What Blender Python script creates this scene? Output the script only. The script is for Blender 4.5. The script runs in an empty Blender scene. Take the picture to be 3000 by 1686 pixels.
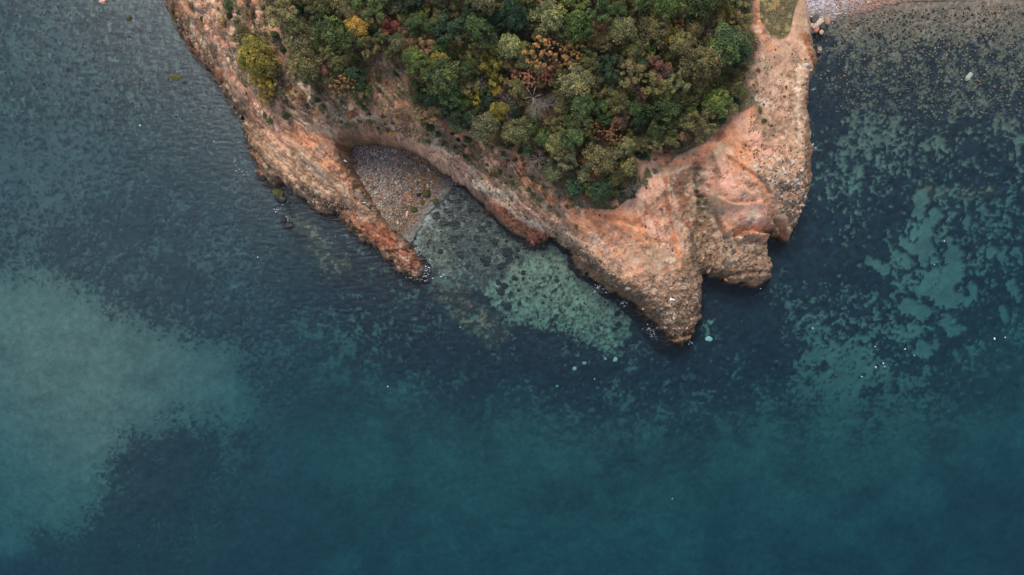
import bpy, math, random
import numpy as np
from mathutils import Vector, Matrix

R = math.radians
random.seed(7)
rng = np.random.RandomState(11)
sc = bpy.context.scene
col = sc.collection

# ------------------------------------------------------------------ camera, sky, sun, exposure
H = 82.0            # height of the drone over the water
S = 25.0            # photo pixels (3000 wide) per metre at water level
cam_d = bpy.data.cameras.new("camera")
cam_d.sensor_width = 36.0
cam_d.lens = 36.0 * H / 120.0
cam_d.clip_end = 4000
cam = bpy.data.objects.new("camera", cam_d)
col.objects.link(cam)
cam.location = (0, 0, H)
cam.rotation_euler = (0, 0, 0)
sc.camera = cam

SUN_EL, SUN_AZ = 58.0, 340.0      # azimuth clockwise from +Y: soft light from the upper left
world = bpy.data.worlds.new("World")
sc.world = world
world.use_nodes = True
wn = world.node_tree
bg = wn.nodes["Background"]
sky = wn.nodes.new("ShaderNodeTexSky")
sky.sky_type = 'NISHITA'
sky.sun_disc = False
sky.sun_elevation = R(SUN_EL)
sky.sun_rotation = R(SUN_AZ)
sky.air_density = 1.0
sky.dust_density = 1.0
sky.ozone_density = 1.0
hs = wn.nodes.new("ShaderNodeHueSaturation")
hs.inputs["Saturation"].default_value = 0.72
wn.links.new(sky.outputs[0], hs.inputs["Color"])
wn.links.new(hs.outputs[0], bg.inputs["Color"])
bg.inputs["Strength"].default_value = 0.105

sun_d = bpy.data.lights.new("sun", 'SUN')
sun_d.energy = 1.5
sun_d.angle = R(22)
sun_d.color = (1.0, 0.95, 0.88)
sun = bpy.data.objects.new("sun", sun_d)
col.objects.link(sun)
sd_ = Vector((math.sin(R(SUN_AZ)) * math.cos(R(SUN_EL)), math.cos(R(SUN_AZ)) * math.cos(R(SUN_EL)), math.sin(R(SUN_EL))))
sun.rotation_euler = sd_.to_track_quat('Z', 'Y').to_euler()
sun.location = (0, 0, 60)

sc.view_settings.view_transform = 'Standard'
sc.view_settings.look = 'None'
sc.view_settings.gamma = 1
sc.view_settings.use_curve_mapping = False
sc.view_settings.exposure = 1.18

# ------------------------------------------------------------------ numpy helpers
def lin(r, g, b):
    def f(c):
        c /= 255.0
        return c / 12.92 if c <= 0.04045 else ((c + 0.055) / 1.055) ** 2.4
    return np.array([f(r), f(g), f(b)])

def hash2(ix, iy, seed):
    h = (ix.astype(np.int64) * 374761393 + iy.astype(np.int64) * 668265263 + seed * 1274126177) & 0xffffffff
    h = ((h ^ (h >> 13)) * 1274126177) & 0xffffffff
    h = (h ^ (h >> 16)) & 0xffffffff
    return h / 4294967295.0

def vnoise(x, y, seed=0):
    xi = np.floor(x); yi = np.floor(y)
    fx = x - xi; fy = y - yi
    fx = fx * fx * fx * (fx * (fx * 6 - 15) + 10); fy = fy * fy * fy * (fy * (fy * 6 - 15) + 10)
    a = hash2(xi, yi, seed); b = hash2(xi + 1, yi, seed)
    c = hash2(xi, yi + 1, seed); d = hash2(xi + 1, yi + 1, seed)
    return (a + (b - a) * fx) * (1 - fy) + (c + (d - c) * fx) * fy

def fbm(x, y, octv=5, seed=0, gain=0.5):
    s = 0; a = 1; t = 0
    for o in range(octv):
        c, n = math.cos(o * 0.7), math.sin(o * 0.7)
        f = 2.03 ** o
        s = s + a * vnoise((x * c - y * n) * f + 17.3 * o, (x * n + y * c) * f + 5.1 * o, seed + o * 13)
        t += a; a *= gain
    return s / t            # 0..1, mean 0.5

def ridged(x, y, octv=4, seed=0):
    s = 0; a = 1; t = 0
    for o in range(octv):
        f = 2.1 ** o
        s = s + a * (1 - np.abs(2 * vnoise(x * f + 9.1 * o, y * f + 3.7 * o, seed + o * 7) - 1)) ** 2
        t += a; a *= 0.5
    return s / t

def worley(x, y, seed=0):
    xi = np.floor(x); yi = np.floor(y)
    f1 = np.full(x.shape, 9.0); f2 = np.full(x.shape, 9.0); idv = np.zeros(x.shape)
    for dx in (-1, 0, 1):
        for dy in (-1, 0, 1):
            cx = xi + dx; cy = yi + dy
            jx = hash2(cx, cy, seed); jy = hash2(cx, cy, seed + 91)
            d = np.hypot(cx + jx - x, cy + jy - y)
            new = d < f1
            f2 = np.where(new, f1, np.minimum(f2, d))
            idv = np.where(new, hash2(cx, cy, seed + 55), idv)
            f1 = np.where(new, d, f1)
    return f1, f2, idv

def sstep(a, b, x):
    t = np.clip((x - a) / (b - a), 0, 1)
    return t * t * (3 - 2 * t)

def seg_dist(px, py, pts):
    best = np.full(px.shape, 1e9); side = np.zeros(px.shape)
    for (x0, y0), (x1, y1) in zip(pts[:-1], pts[1:]):
        dx, dy = x1 - x0, y1 - y0
        L2 = dx * dx + dy * dy + 1e-9
        t = np.clip(((px - x0) * dx + (py - y0) * dy) / L2, 0, 1)
        ex = px - (x0 + t * dx); ey = py - (y0 + t * dy)
        d = np.hypot(ex, ey)
        m = d < best
        side = np.where(m, np.sign(dx * (py - y0) - dy * (px - x0)), side)
        best = np.where(m, d, best)
    return best, side

def inside(px, py, poly):
    r = np.zeros(px.shape, bool)
    n = len(poly)
    for i in range(n):
        x0, y0 = poly[i]; x1, y1 = poly[(i + 1) % n]
        if y0 == y1: continue
        c = ((y0 > py) != (y1 > py)) & (px < (x1 - x0) * (py - y0) / (y1 - y0) + x0)
        r ^= c
    return r

def poly_sd(px, py, poly):          # + inside
    d, _ = seg_dist(px, py, list(poly) + [poly[0]])
    return np.where(inside(px, py, poly), d, -d)

def rbf(ctrl):
    P = np.array([c[:2] for c in ctrl], float); V = np.array([c[2:] for c in ctrl], float)
    n = len(P)
    D = np.hypot(P[:, None, 0] - P[None, :, 0], P[:, None, 1] - P[None, :, 1]) / 100.0
    A = np.zeros((n + 1, n + 1)); A[:n, :n] = np.sqrt(D * D + 0.05); A[:n, n] = 1; A[n, :n] = 1
    B = np.zeros((n + 1, V.shape[1])); B[:n] = V
    W = np.linalg.solve(A, B)
    def f(px, py):
        out = np.zeros(px.shape + (V.shape[1],)) + W[n]
        for i in range(n):
            d = np.sqrt(((px - P[i, 0]) ** 2 + (py - P[i, 1]) ** 2) / 1e4 + 0.05)
            out += d[..., None] * W[i]
        return out
    return f

def world_xy(px, py, z=0.0):        # where a point of height z stands
    k = (H - z) / H / S
    return (px - 1500.0) * k, (843.0 - py) * k

def to_px(X, Y, z=0.0):
    k = S * H / (H - z)
    return 1500.0 + X * k, 843.0 - Y * k

# ------------------------------------------------------------------ traced outlines (photo pixels)
COAST = [(300, -900), (380, -420), (430, -150), (486, 0), (503, 47), (525, 78), (549, 121), (562, 149), (587, 183), (612, 211), (629, 228), (640, 255),
 (668, 286), (680, 311), (705, 345), (714, 379), (719, 404), (720, 414), (732, 442), (742, 470), (756, 504), (780, 532),
 (799, 545), (827, 540), (836, 545), (864, 573), (899, 591), (920, 607), (936, 622), (961, 630), (989, 632), (1007, 657),
 (1048, 691), (1085, 719), (1110, 737), (1126, 759), (1153, 778), (1178, 796), (1206, 809), (1228, 812), (1240, 790),
 (1231, 765), (1216, 744), (1203, 734), (1206, 722), (1185, 703), (1160, 681), (1130, 640), (1110, 610), (1090, 570), (1060, 530), (1045, 490), (1040, 440),
 (1060, 436), (1120, 436), (1190, 446), (1235, 470), (1280, 505),
 (1318, 522), (1346, 541), (1377, 560), (1396, 579), (1421, 600), (1443, 632),
 (1476, 664), (1507, 685), (1535, 707), (1566, 718), (1601, 710), (1613, 696), (1629, 701), (1647, 723), (1674, 748),
 (1692, 784), (1723, 806), (1759, 833), (1795, 856), (1826, 874), (1862, 892), (1885, 923), (1912, 946), (1934, 972),
 (1957, 995), (1983, 1011), (2004, 1015), (2017, 999), (2033, 981), (2046, 950), (2049, 914), (2051, 874), (2055, 829),
 (2052, 806), (2078, 816), (2100, 818), (2123, 831), (2163, 833), (2208, 842), (2228, 836), (2253, 818), (2266, 784), (2253, 761),
 (2239, 726), (2233, 688), (2240, 686), (2262, 698), (2298, 713), (2311, 690), (2320, 667), (2356, 649), (2369, 622), (2378, 560),
 (2383, 492), (2374, 425), (2373, 448), (2362, 389), (2360, 342), (2368, 280), (2380, 258), (2393, 233), (2390, 202),
 (2380, 155), (2374, 124), (2366, 100), (2358, 60), (2350, 20), (2350, -100), (2380, -400), (2500, -900)]
# on the east side the traced outline is the cliff top: its foot stands farther in
COAST = [(1500 + (x - 1500) * .968, y) if x > 2310 and -200 < y < 660 else (x, y) for x, y in COAST]
BEACH = [(1034, 432), (1060, 424), (1120, 424), (1190, 434), (1240, 460), (1290, 500), (1292, 512), (1278, 532), (1256, 556), (1228, 582),
 (1206, 598), (1191, 638), (1175, 660), (1166, 682), (1150, 668), (1120, 625), (1092, 585), (1062, 540), (1040, 490)]
SHORE = [(2330, -200), (2352, 20), (2362, 60), (2385, 62), (2420, 56), (2460, 46), (2520, 30), (2600, 8), (2680, -10), (2760, -30), (2900, -60), (3300, -100), (3300, -300)]
FOREST = [(765, -260), (770, 0), (792, 31), (817, 78), (845, 143), (854, 193), (891, 228), (935, 240), (975, 248), (1040, 292), (1087, 290), (1056, 230), (1060, 170),
 (1140, 160), (1190, 190), (1196, 262), (1215, 330), (1243, 350), (1284, 350), (1324, 368), (1399, 400), (1430, 420), (1504, 445), (1545, 452), (1560, 486),
 (1600, 525), (1653, 560), (1756, 590), (1787, 592), (1834, 560), (1880, 525), (1862, 486), (1840, 458), (1900, 450), (2000, 440), (2054, 398),
 (2125, 354), (2160, 314), (2185, 280), (2182, 233), (2203, 174), (2222, 134), (2194, 93), (2194, 31), (2210, -20), (2210, -260)]
CLEARING = [(2215, -250), (2225, 0), (2228, 60), (2258, 105), (2285, 113), (2308, 108), (2318, 80), (2325, 40), (2338, 0), (2340, -250)]

HEIGHT = [(430, 20, 0), (500, 20, 2.2), (560, 20, 5), (640, 20, 7), (720, 20, 9), (800, 60, 10.5), (560, 110, 2.2), (620, 130, 5), (700, 180, 7.5), (800, 200, 9.5),
 (640, 220, 2.5), (700, 250, 5), (780, 300, 7), (860, 260, 9.5), (715, 330, 2.5), (780, 370, 4.6), (860, 330, 8), (735, 400, 2.2),
 (800, 430, 4), (870, 400, 5.6), (960, 300, 9.6), (950, 370, 8), (1000, 410, 6.6), (760, 470, 2.2), (830, 500, 3), (900, 470, 4.8),
 (960, 500, 4.8), (960, 570, 3.2), (1020, 575, 3.6), (1000, 625, 1.8), (1070, 650, 3), (1120, 700, 2.7), (1160, 740, 2.4), (1200, 780, 2.0),
 (1060, 395, 6.8), (1100, 395, 7), (1200, 400, 7.2), (1300, 450, 6.6), (1400, 515, 6.3), (1500, 600, 5.5), (1570, 690, 2.2), (1610, 660, 4.8), (1700, 720, 5.5),
 (1800, 820, 4.6), (1900, 900, 3.8), (1960, 960, 3), (2000, 990, 1), (1950, 800, 5.2), (2030, 900, 3.8), (2035, 760, 4.6),
 (1100, 330, 9.6), (1250, 370, 9.6), (1400, 430, 9.2), (1550, 520, 8.8), (1700, 600, 8.2), (1800, 620, 7.8), (1950, 550, 7.6),
 (1960, 490, 7.6), (2040, 560, 5.4), (2060, 640, 4), (2070, 720, 3), (2150, 780, 2.6), (2230, 800, 1.8), (2150, 700, 3.6), (2200, 740, 2.8),
 (2130, 580, 6.5), (2200, 640, 5.8), (2280, 690, 3), (2250, 600, 6.3), (2330, 620, 4.4), (2300, 500, 7), (2355, 450, 6), (2300, 350, 7.3),
 (2340, 300, 6.6), (2250, 250, 7.8), (2350, 180, 6.2), (2330, 60, 6.6), (2250, 50, 8.4), (2150, 200, 9.4), (1100, 150, 12), (1400, 100, 13),
 (1700, 100, 13.5), (2000, 100, 12), (1700, 400, 10.5), (1900, 350, 10), (1500, 300, 11.6), (1000, 100, 12), (1500, -300, 16), (1000, -300, 13),
 (2000, -300, 14), (500, -300, 4), (2330, -300, 7), (1500, -900, 20), (700, -900, 14), (2300, -900, 14), (2100, 420, 8.2), (2200, 450, 7.6)]
f_h = rbf(HEIGHT)

# ------------------------------------------------------------------ scene helpers
def tag(o, label=None, cat=None, group=None, kind=None):
    if label: o["label"] = label
    if cat: o["category"] = cat
    if group: o["group"] = group
    if kind: o["kind"] = kind
    return o

def link(name, me, mat=None, parent=None):
    o = bpy.data.objects.new(name, me)
    col.objects.link(o)
    if mat is not None and me is not None and not me.materials:
        me.materials.append(mat)
    if parent is not None: o.parent = parent
    return o

def np_mesh(name, V, F, colors=None, smooth=True, tone=None):
    V = np.asarray(V, np.float32); F = np.asarray(F, np.int32)
    me = bpy.data.meshes.new(name)
    n = F.shape[1]
    me.vertices.add(len(V)); me.vertices.foreach_set("co", V.ravel())
    me.loops.add(F.size); me.loops.foreach_set("vertex_index", F.ravel())
    me.polygons.add(len(F))
    me.polygons.foreach_set("loop_start", np.arange(0, F.size, n, dtype=np.int32))
    me.polygons.foreach_set("loop_total", np.full(len(F), n, np.int32))
    me.polygons.foreach_set("use_smooth", np.full(len(F), smooth))
    me.update(calc_edges=True)
    if colors is not None:
        a = me.color_attributes.new("albedo", 'FLOAT_COLOR', 'POINT')
        c = np.ones((len(V), 4), np.float32); c[:, :3] = colors
        a.data.foreach_set("color", c.ravel())
    if tone is not None:
        a = me.attributes.new("tone", 'FLOAT', 'POINT')
        a.data.foreach_set("value", np.asarray(tone, np.float32))
    me.validate()
    return me

def grid_faces(nx, ny, keep=None):
    i = np.arange(nx - 1); j = np.arange(ny - 1)
    I, J = np.meshgrid(i, j)
    a = (J * nx + I).ravel()
    F = np.stack([a, a + 1, a + nx + 1, a + nx], 1)
    if keep is not None:
        k = keep.ravel()
        F = F[k[F].any(1)]
    used = np.zeros(nx * ny, bool); used[F.ravel()] = True
    idx = np.cumsum(used) - 1
    return idx[F], used

def new_mat(name):
    m = bpy.data.materials.new(name); m.use_nodes = True
    nt = m.node_tree
    b = nt.nodes["Principled BSDF"]
    b.inputs["Specular IOR Level"].default_value = 0.25
    b.inputs["Roughness"].default_value = 0.9
    return m, nt, b

def N(nt, t, **kw):
    n = nt.nodes.new(t)
    for k, v in kw.items():
        if k in n.inputs: n.inputs[k].default_value = v
        else: setattr(n, k, v)
    return n

def plain_mat(name, c, rough=0.85, var=0.35, scale=6.0, bump=0.3):
    m, nt, b = new_mat(name)
    tc = N(nt, "ShaderNodeTexCoord")
    no = N(nt, "ShaderNodeTexNoise", Scale=scale, Detail=6.0)
    nt.links.new(tc.outputs["Object"], no.inputs["Vector"])
    mr = N(nt, "ShaderNodeMapRange")
    mr.inputs["From Min"].default_value = 0.3; mr.inputs["From Max"].default_value = 0.7
    mr.inputs["To Min"].default_value = 1 - var; mr.inputs["To Max"].default_value = 1 + var
    nt.links.new(no.outputs[0], mr.inputs[0])
    oi = N(nt, "ShaderNodeObjectInfo")
    mr2 = N(nt, "ShaderNodeMapRange"); mr2.inputs["To Min"].default_value = 0.75; mr2.inputs["To Max"].default_value = 1.25
    nt.links.new(oi.outputs["Random"], mr2.inputs[0])
    mu = N(nt, "ShaderNodeMath", operation='MULTIPLY')
    nt.links.new(mr.outputs[0], mu.inputs[0]); nt.links.new(mr2.outputs[0], mu.inputs[1])
    vm = N(nt, "ShaderNodeVectorMath", operation='SCALE')
    vm.inputs[0].default_value = tuple(c)
    nt.links.new(mu.outputs[0], vm.inputs["Scale"])
    nt.links.new(vm.outputs[0], b.inputs["Base Color"])
    bp = N(nt, "ShaderNodeBump", Strength=bump, Distance=0.05)
    nt.links.new(no.outputs[0], bp.inputs["Height"]); nt.links.new(bp.outputs[0], b.inputs["Normal"])
    b.inputs["Roughness"].default_value = rough
    return m

def attr_mat(name, fine=9.0, amount=0.35, bump=0.5, dist=0.1, rough=0.92, speck=0.0):
    m, nt, b = new_mat(name)
    at = N(nt, "ShaderNodeAttribute", attribute_name="albedo")
    tc = N(nt, "ShaderNodeTexCoord")
    n1 = N(nt, "ShaderNodeTexNoise", Scale=fine, Detail=8.0, Roughness=0.7)
    n2 = N(nt, "ShaderNodeTexNoise", Scale=fine * 0.22, Detail=5.0, Roughness=0.6)
    for n in (n1, n2): nt.links.new(tc.outputs["Object"], n.inputs["Vector"])
    ad = N(nt, "ShaderNodeMath", operation='ADD'); nt.links.new(n1.outputs[0], ad.inputs[0]); nt.links.new(n2.outputs[0], ad.inputs[1])
    mr = N(nt, "ShaderNodeMapRange"); mr.inputs["From Min"].default_value = 0.65; mr.inputs["From Max"].default_value = 1.35
    mr.inputs["To Min"].default_value = 1 - amount; mr.inputs["To Max"].default_value = 1 + amount
    nt.links.new(ad.outputs[0], mr.inputs[0])
    vm = N(nt, "ShaderNodeVectorMath", operation='SCALE')
    nt.links.new(at.outputs["Color"], vm.inputs[0]); nt.links.new(mr.outputs[0], vm.inputs["Scale"])
    out = vm.outputs[0]
    if speck:
        vo = N(nt, "ShaderNodeTexVoronoi", Scale=4.5)
        nt.links.new(tc.outputs["Object"], vo.inputs["Vector"])
        sp = N(nt, "ShaderNodeSeparateColor"); nt.links.new(vo.outputs["Color"], sp.inputs[0])
        m3 = N(nt, "ShaderNodeMapRange"); m3.inputs["To Min"].default_value = 1 - speck; m3.inputs["To Max"].default_value = 1 + speck
        nt.links.new(sp.outputs[0], m3.inputs[0])
        v2 = N(nt, "ShaderNodeVectorMath", operation='SCALE')
        nt.links.new(out, v2.inputs[0]); nt.links.new(m3.outputs[0], v2.inputs["Scale"]); out = v2.outputs[0]
    nt.links.new(out, b.inputs["Base Color"])
    bp = N(nt, "ShaderNodeBump", Strength=bump, Distance=dist)
    nt.links.new(ad.outputs[0], bp.inputs["Height"]); nt.links.new(bp.outputs[0], b.inputs["Normal"])
    b.inputs["Roughness"].default_value = rough
    return m

# ------------------------------------------------------------------ the seabed
DEPTH = [(100, 100, 2.4), (400, 100, 1.6), (300, 400, 3.2), (0, 600, 3.4), (600, 600, 3.6), (0, 1000, 3.0), (400, 1000, 3.0), (300, 1280, 3.4), (400, 1550, 5.5), (900, 900, 5.5),
 (900, 1300, 8.5), (1500, 1150, 6.5), (1500, 1500, 9), (2200, 1400, 8.5), (2900, 1600, 10), (2700, 1150, 6), (2600, 800, 4.5), (2900, 600, 4),
 (2500, 400, 2.6), (2500, 150, 0.9), (2410, 180, 1.2), (2900, 100, 0.6), (2700, 40, 0.3), (2450, 60, 0.08), (2430, 70, .1), (2530, 40, .05), (2620, 20, .05), (2420, 30, -0.1), (2700, -60, -0.5), (2950, 400, 2.4),
 (1320, 640, 1.0), (1180, 700, 0.5), (1210, 640, 0.3), (1300, 540, 0.6), (1500, 800, 1.8), (1700, 900, 2.3), (1850, 1020, 4), (1300, 900, 3.6), (1100, 850, 3.4), (2150, 950, 4),
 (2400, 750, 3.6), (2450, 500, 3), (650, 300, 2.2), (800, 600, 2.6), (1000, 740, 2.6), (0, 300, 3), (-600, 600, 8), (3600, 800, 8), (1500, 2300, 13), (-600, 2000, 12), (3600, 2000, 13), (0, -500, 2), (3000, -400, -1)]
f_d = rbf(DEPTH)
PLUME = [(-900, 700), (0, 816), (136, 829), (225, 870), (293, 884), (340, 918), (436, 972), (579, 1020), (681, 1054), (742, 1204), (681, 1265), (653, 1279), (592, 1238),
 (504, 1228), (436, 1258), (354, 1279), (327, 1347), (327, 1449), (204, 1551), (68, 1585), (0, 1639), (-900, 2000)]
LAGOON = [(1392, 855), (1480, 800), (1564, 738), (1633, 704), (1668, 745), (1737, 835), (1806, 897), (1854, 921), (1858, 966), (1823, 1007), (1789, 1032),
 (1720, 1007), (1668, 973), (1530, 959), (1461, 911), (1437, 876)]
INNER = [(1166, 682), (1175, 655), (1210, 600), (1290, 510), (1330, 530), (1420, 610), (1470, 690), (1560, 740), (1500, 800), (1400, 840), (1300, 800), (1240, 740), (1200, 705)]
# how much weed covers the bottom (0 bare sand .. 1 closed weed), photo pixels
WEED = [(50, 50, .55), (300, 100, .6), (500, 250, .72), (150, 350, .5), (400, 350, .66), (50, 550, .45), (600, 500, .75), (300, 700, .62), (700, 750, .72),
 (700, 950, .6), (900, 850, .72), (1050, 950, .62), (600, 1380, .85), (500, 1300, .95), (400, 1500, .9), (800, 1550, .8), (850, 1370, .35), (1100, 1100, .62), (1300, 1050, .8),
 (1450, 1080, .85), (1600, 1100, .75), (1750, 1130, .7), (1300, 1300, .42), (1600, 1350, .40), (1100, 1500, .55), (1500, 1600, .5), (1900, 1300, .45),
 (2000, 1450, .40), (2050, 1100, .8), (2150, 950, .95), (2250, 1050, .92), (2200, 880, .92), (2350, 900, .7), (2400, 1000, .45), (2450, 1100, .32), (2300, 1300, .38),
 (2600, 1200, .42), (2450, 780, .88), (2550, 650, .85), (2550, 850, .62), (2620, 620, .8), (2600, 950, .5), (2750, 1050, .72), (2900, 1000, .72), (2900, 1150, .62), (2850, 1300, .45), (2950, 850, .7),
 (2900, 700, .68), (2750, 780, .5), (2700, 650, .62), (2850, 560, .68), (2950, 450, .52), (2700, 450, .5), (2550, 500, .5), (2500, 350, .5), (2430, 400, .85), (2430, 250, .85), (2420, 560, .7),
 (2550, 250, .5), (2700, 250, .5), (2850, 250, .45), (2650, 120, .25), (2850, 100, .3), (2450, 110, .45), (2700, 1500, .55), (2900, 1600, .7), (2300, 1600, .5),
 (1300, 700, .35), (1200, 850, .75), (1350, 880, .78), (1080, 800, .8), (1950, 1080, .82), (1880, 1040, .8), (2100, 1000, .88), (2100, 1250, .6), (800, 600, .75)]
f_w = rbf(WEED)

def grade(lo, hi, core_lo, core_hi, step, grow=1.25):
    a = list(np.arange(core_lo, core_hi + step / 2, step))
    s = step; x = core_hi
    while x < hi: s *= grow; x += s; a.append(x)
    s = step; x = core_lo; pre = []
    while x > lo: s *= grow; x -= s; pre.append(x)
    return np.array(pre[::-1] + a)

def sand_patches():
    return [([(2700, 575), (2690, 625)], 19), ([(2736, 622), (2745, 626)], 14), ([(2720, 650), (2700, 690), (2716, 730), (2700, 762)], 15), ([(2640, 706), (2692, 742)], 12),
     ([(2792, 740), (2802, 780), (2775, 830), (2748, 862)], 21), ([(2770, 862), (2830, 888)], 17), ([(2700, 855), (2736, 800)], 15), ([(2842, 828), (2846, 872)], 11),
     ([(2776, 880), (2802, 892)], 19), ([(2776, 950), (2796, 966)], 22), ([(2960, 835), (2980, 870)], 14), ([(2910, 730), (2900, 742)], 9), ([(2975, 735), (2985, 760)], 12),
     ([(2660, 900), (2700, 920)], 20), ([(2740, 1010), (2700, 1030)], 20), ([(2930, 900), (2940, 930)], 12), ([(2900, 625), (2918, 620)], 9), ([(2680, 670), (2672, 690)], 12),
     ([(2780, 700), (2790, 735)], 10), ([(2830, 640), (2826, 665)], 8), ([(2650, 760), (2660, 775)], 12), ([(2545, 760), (2590, 790)], 12)]

def seabed_fields(X, Y):
    shp = X.shape
    p0x, p0y = to_px(X, Y, -3.0)
    dep = f_d(p0x, p0y)[..., 0]
    dep = np.clip(dep, -1.2, 14)
    px, py = to_px(X, Y, -dep)
    # base relief
    h = -dep + 0.35 * (fbm(X * .35, Y * .35, 4, 5) - .5) * np.clip(dep, 0.2, 1.5)
    wx = px + 26 * (fbm(X * .6, Y * .6, 3, 31) - .5); wy = py + 26 * (fbm(X * .6, Y * .6, 3, 47) - .5)
    w = np.clip(f_w(wx, wy)[..., 0], 0, 1)
    pl = sstep(-80, 70, poly_sd(px + 90 * (fbm(X * .22, Y * .22, 6, 3, .6) - .5), py + 90 * (fbm(X * .22, Y * .22, 6, 4, .6) - .5), PLUME))
    la = sstep(-16, 18, poly_sd(wx, wy, LAGOON))
    inn = sstep(-14, 14, poly_sd(wx, wy, INNER))
    w = w * (1 - pl); w = w * (1 - .8 * la); w = w * (1 - inn) + inn * (.38 + .22 * sstep(1200, 1330, px))
    near = sstep(175, 5, py - (px - 2600) * -.02) * sstep(2380, 2440, px)
    w = w * (1 - near * .75) + .12 * sstep(2400, 2480, px) * sstep(520, 420, py) * (1 - near)
    sp = np.zeros(shp)
    for pts, r in sand_patches():
        d, _ = seg_dist(px + 24 * (fbm(X * 1.1, Y * 1.1, 4, 61) - .5), py + 24 * (fbm(X * 1.1, Y * 1.1, 4, 62) - .5), pts)
        sp = np.maximum(sp, sstep(r * 2.3, r * .3, d))
    d, _ = seg_dist(px, py, [(2040, 960), (2075, 930), (2080, 960), (2060, 975)])
    sp = np.maximum(sp, sstep(34, 8, d) * .8)
    rz = sstep(2560, 2680, px) * sstep(520, 620, py) * sstep(1120, 1000, py)
    d, _ = seg_dist(px + 16 * (fbm(X, Y, 3, 8) - .5), py, [(435, 1118), (452, 1128)])
    blot = sstep(38, 10, d) * .4
    # clumpy threshold
    n = .5 + .72 * (fbm(X * 1.0, Y * 1.0, 6, 71, .66) - .5 + fbm(X * 2.7 + Y * .5, Y * 2.4, 4, 73, .62) - .5)
    nl = .5 + .8 * (fbm(X * 1.9 + Y * .4, Y * 1.7, 5, 74, .7) - .5 + .7 * (fbm(X * 4.5, Y * 3.6, 3, 75) - .5))
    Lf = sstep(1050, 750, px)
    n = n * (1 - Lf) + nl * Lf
    n2 = fbm(X * .22 + 3, Y * .22, 4, 72)
    soft = np.clip(.08 + dep * .02, .08, .3) * .6
    v = .74 * n + .26 * n2
    v = (v - .5) * 2.3 + .5
    wt = np.where(sp > 0, w + (.48 - sp) * 1.05 * sstep(0, .3, sp) , w)
    wt = np.clip(wt, 0, 1)
    t = 1 - wt
    weed = sstep(t - soft, t + soft, v)
    weed = np.where(wt > .02, weed, 0) * sstep(0, .1, wt)
    weed = np.maximum(weed, blot)
    # on the deep bottom the weed pattern blends into broad soft patches
    deepf = sstep(5.0, 8.5, dep)
    weed = weed * (1 - deepf) + deepf * (.85 * sstep(.0, 1.15, w + (v - .5) * .25 + (n2 - .5) * .7))
    # small weed tufts in the shallows
    f1b, _, idb = worley(X * 2.6, Y * 2.6, 19)
    blobb = sstep(.40, .30, f1b) * (idb < np.maximum(la * .55 * sstep(930, 975, py + (px - 1560) * .05), inn * .22))
    weed = np.maximum(weed * (1 - inn * .35), blobb * .9)
    # colours of the bottom
    sand = np.zeros(shp + (3,)) + np.array([.115, .13, .105])
    teal = np.array([.21, .255, .195]); sand += (teal - sand) * np.clip(sp * 1.1 + rz * .5, 0, 1)[..., None]
    rt = sstep(2300, 2450, px) * sstep(230, 420, py) * sstep(1250, 1000, py)
    sand += (np.array([.15, .162, .13]) - sand) * rt[..., None]
    sand += (np.array([.140, .148, .128]) - sand) * pl[..., None]
    sand += (np.array([.15, .15, .11]) - sand) * inn[..., None]
    sand += (np.array([.165, .19, .135]) - sand) * la[..., None]
    gl_ = sstep(1330, 1200, px + (py - 640) * .5) * inn
    sand += (np.array([.24, .24, .215]) - sand) * gl_[..., None]
    tr = sstep(2380, 2480, px) * sstep(560, 240, py)
    sand += (np.array([.125, .11, .08]) - sand) * (tr * .95)[..., None]
    near = sstep(175, 5, py - (px - 2600) * -.02) * sstep(2380, 2440, px)
    sand += (np.array([.19, .145, .11]) - sand) * (near * .85)[..., None]
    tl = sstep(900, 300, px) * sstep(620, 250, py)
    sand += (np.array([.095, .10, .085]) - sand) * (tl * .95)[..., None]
    # scattered stones and shell grit as colour specks
    s1, s2, si = worley(X * 3.1, Y * 3.1, 29)
    br = (si - .5) * 1.3
    gritty = np.clip(np.maximum(np.maximum(inn, la), np.maximum(tr, tl * .7)), .15, 1) * (1 - sp)
    sand *= (1 + br * .75 * gritty)[..., None]
    og = (hash2(np.floor(si * 5000), np.floor(si * 311), 5) > .90) * gritty * sstep(.42, .25, s1)
    sand += (np.array([.38, .25, .12]) - sand) * (og * .6)[..., None]
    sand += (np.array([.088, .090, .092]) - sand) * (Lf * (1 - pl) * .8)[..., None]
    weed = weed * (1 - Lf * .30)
    wcol = np.zeros(shp + (3,)) + np.array([.010, .013, .017]) * (.6 + 1.6 * fbm(X * 1.8, Y * 1.8, 4, 88))[..., None] ** 1.5
    sand *= (.82 + .36 * fbm(X * .5, Y * .5, 4, 90))[..., None]
    rust = np.zeros(shp)
    for pts, r in (([(1270, 770), (1290, 820), (1330, 870), (1380, 920), (1450, 980)], 42), ([(880, 650), (925, 700), (960, 760), (1000, 780)], 26), ([(2700, 560), (2900, 560)], 20)):
        d, _ = seg_dist(wx, wy, pts); rust = np.maximum(rust, sstep(r * 1.4, r * .3, d))
    rn = sstep(.56, .68, fbm(X * 2.2, Y * 2.2, 4, 95)) * rust
    wcol += (np.array([.06, .045, .03]) - wcol) * rust[..., None] * .6
    wcol += (np.array([.26, .16, .10]) - wcol) * rn[..., None]
    fl = sstep(.60, .70, fbm(X * 2.6 + Y * .6, Y * 1.5, 4, 97)) * tl
    wcol += (np.array([.22, .24, .17]) - wcol) * fl[..., None] * .7
    c = sand * (1 - weed[..., None]) + wcol * weed[..., None]
    h = h + .30 * weed * sstep(.8, 2.5, dep) * (.6 + .8 * vnoise(X * 2, Y * 2, 77))
    h = h + .05 * (.5 - s1) * gritty
    return h, np.clip(c, .004, .6), dep, px, py

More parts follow.
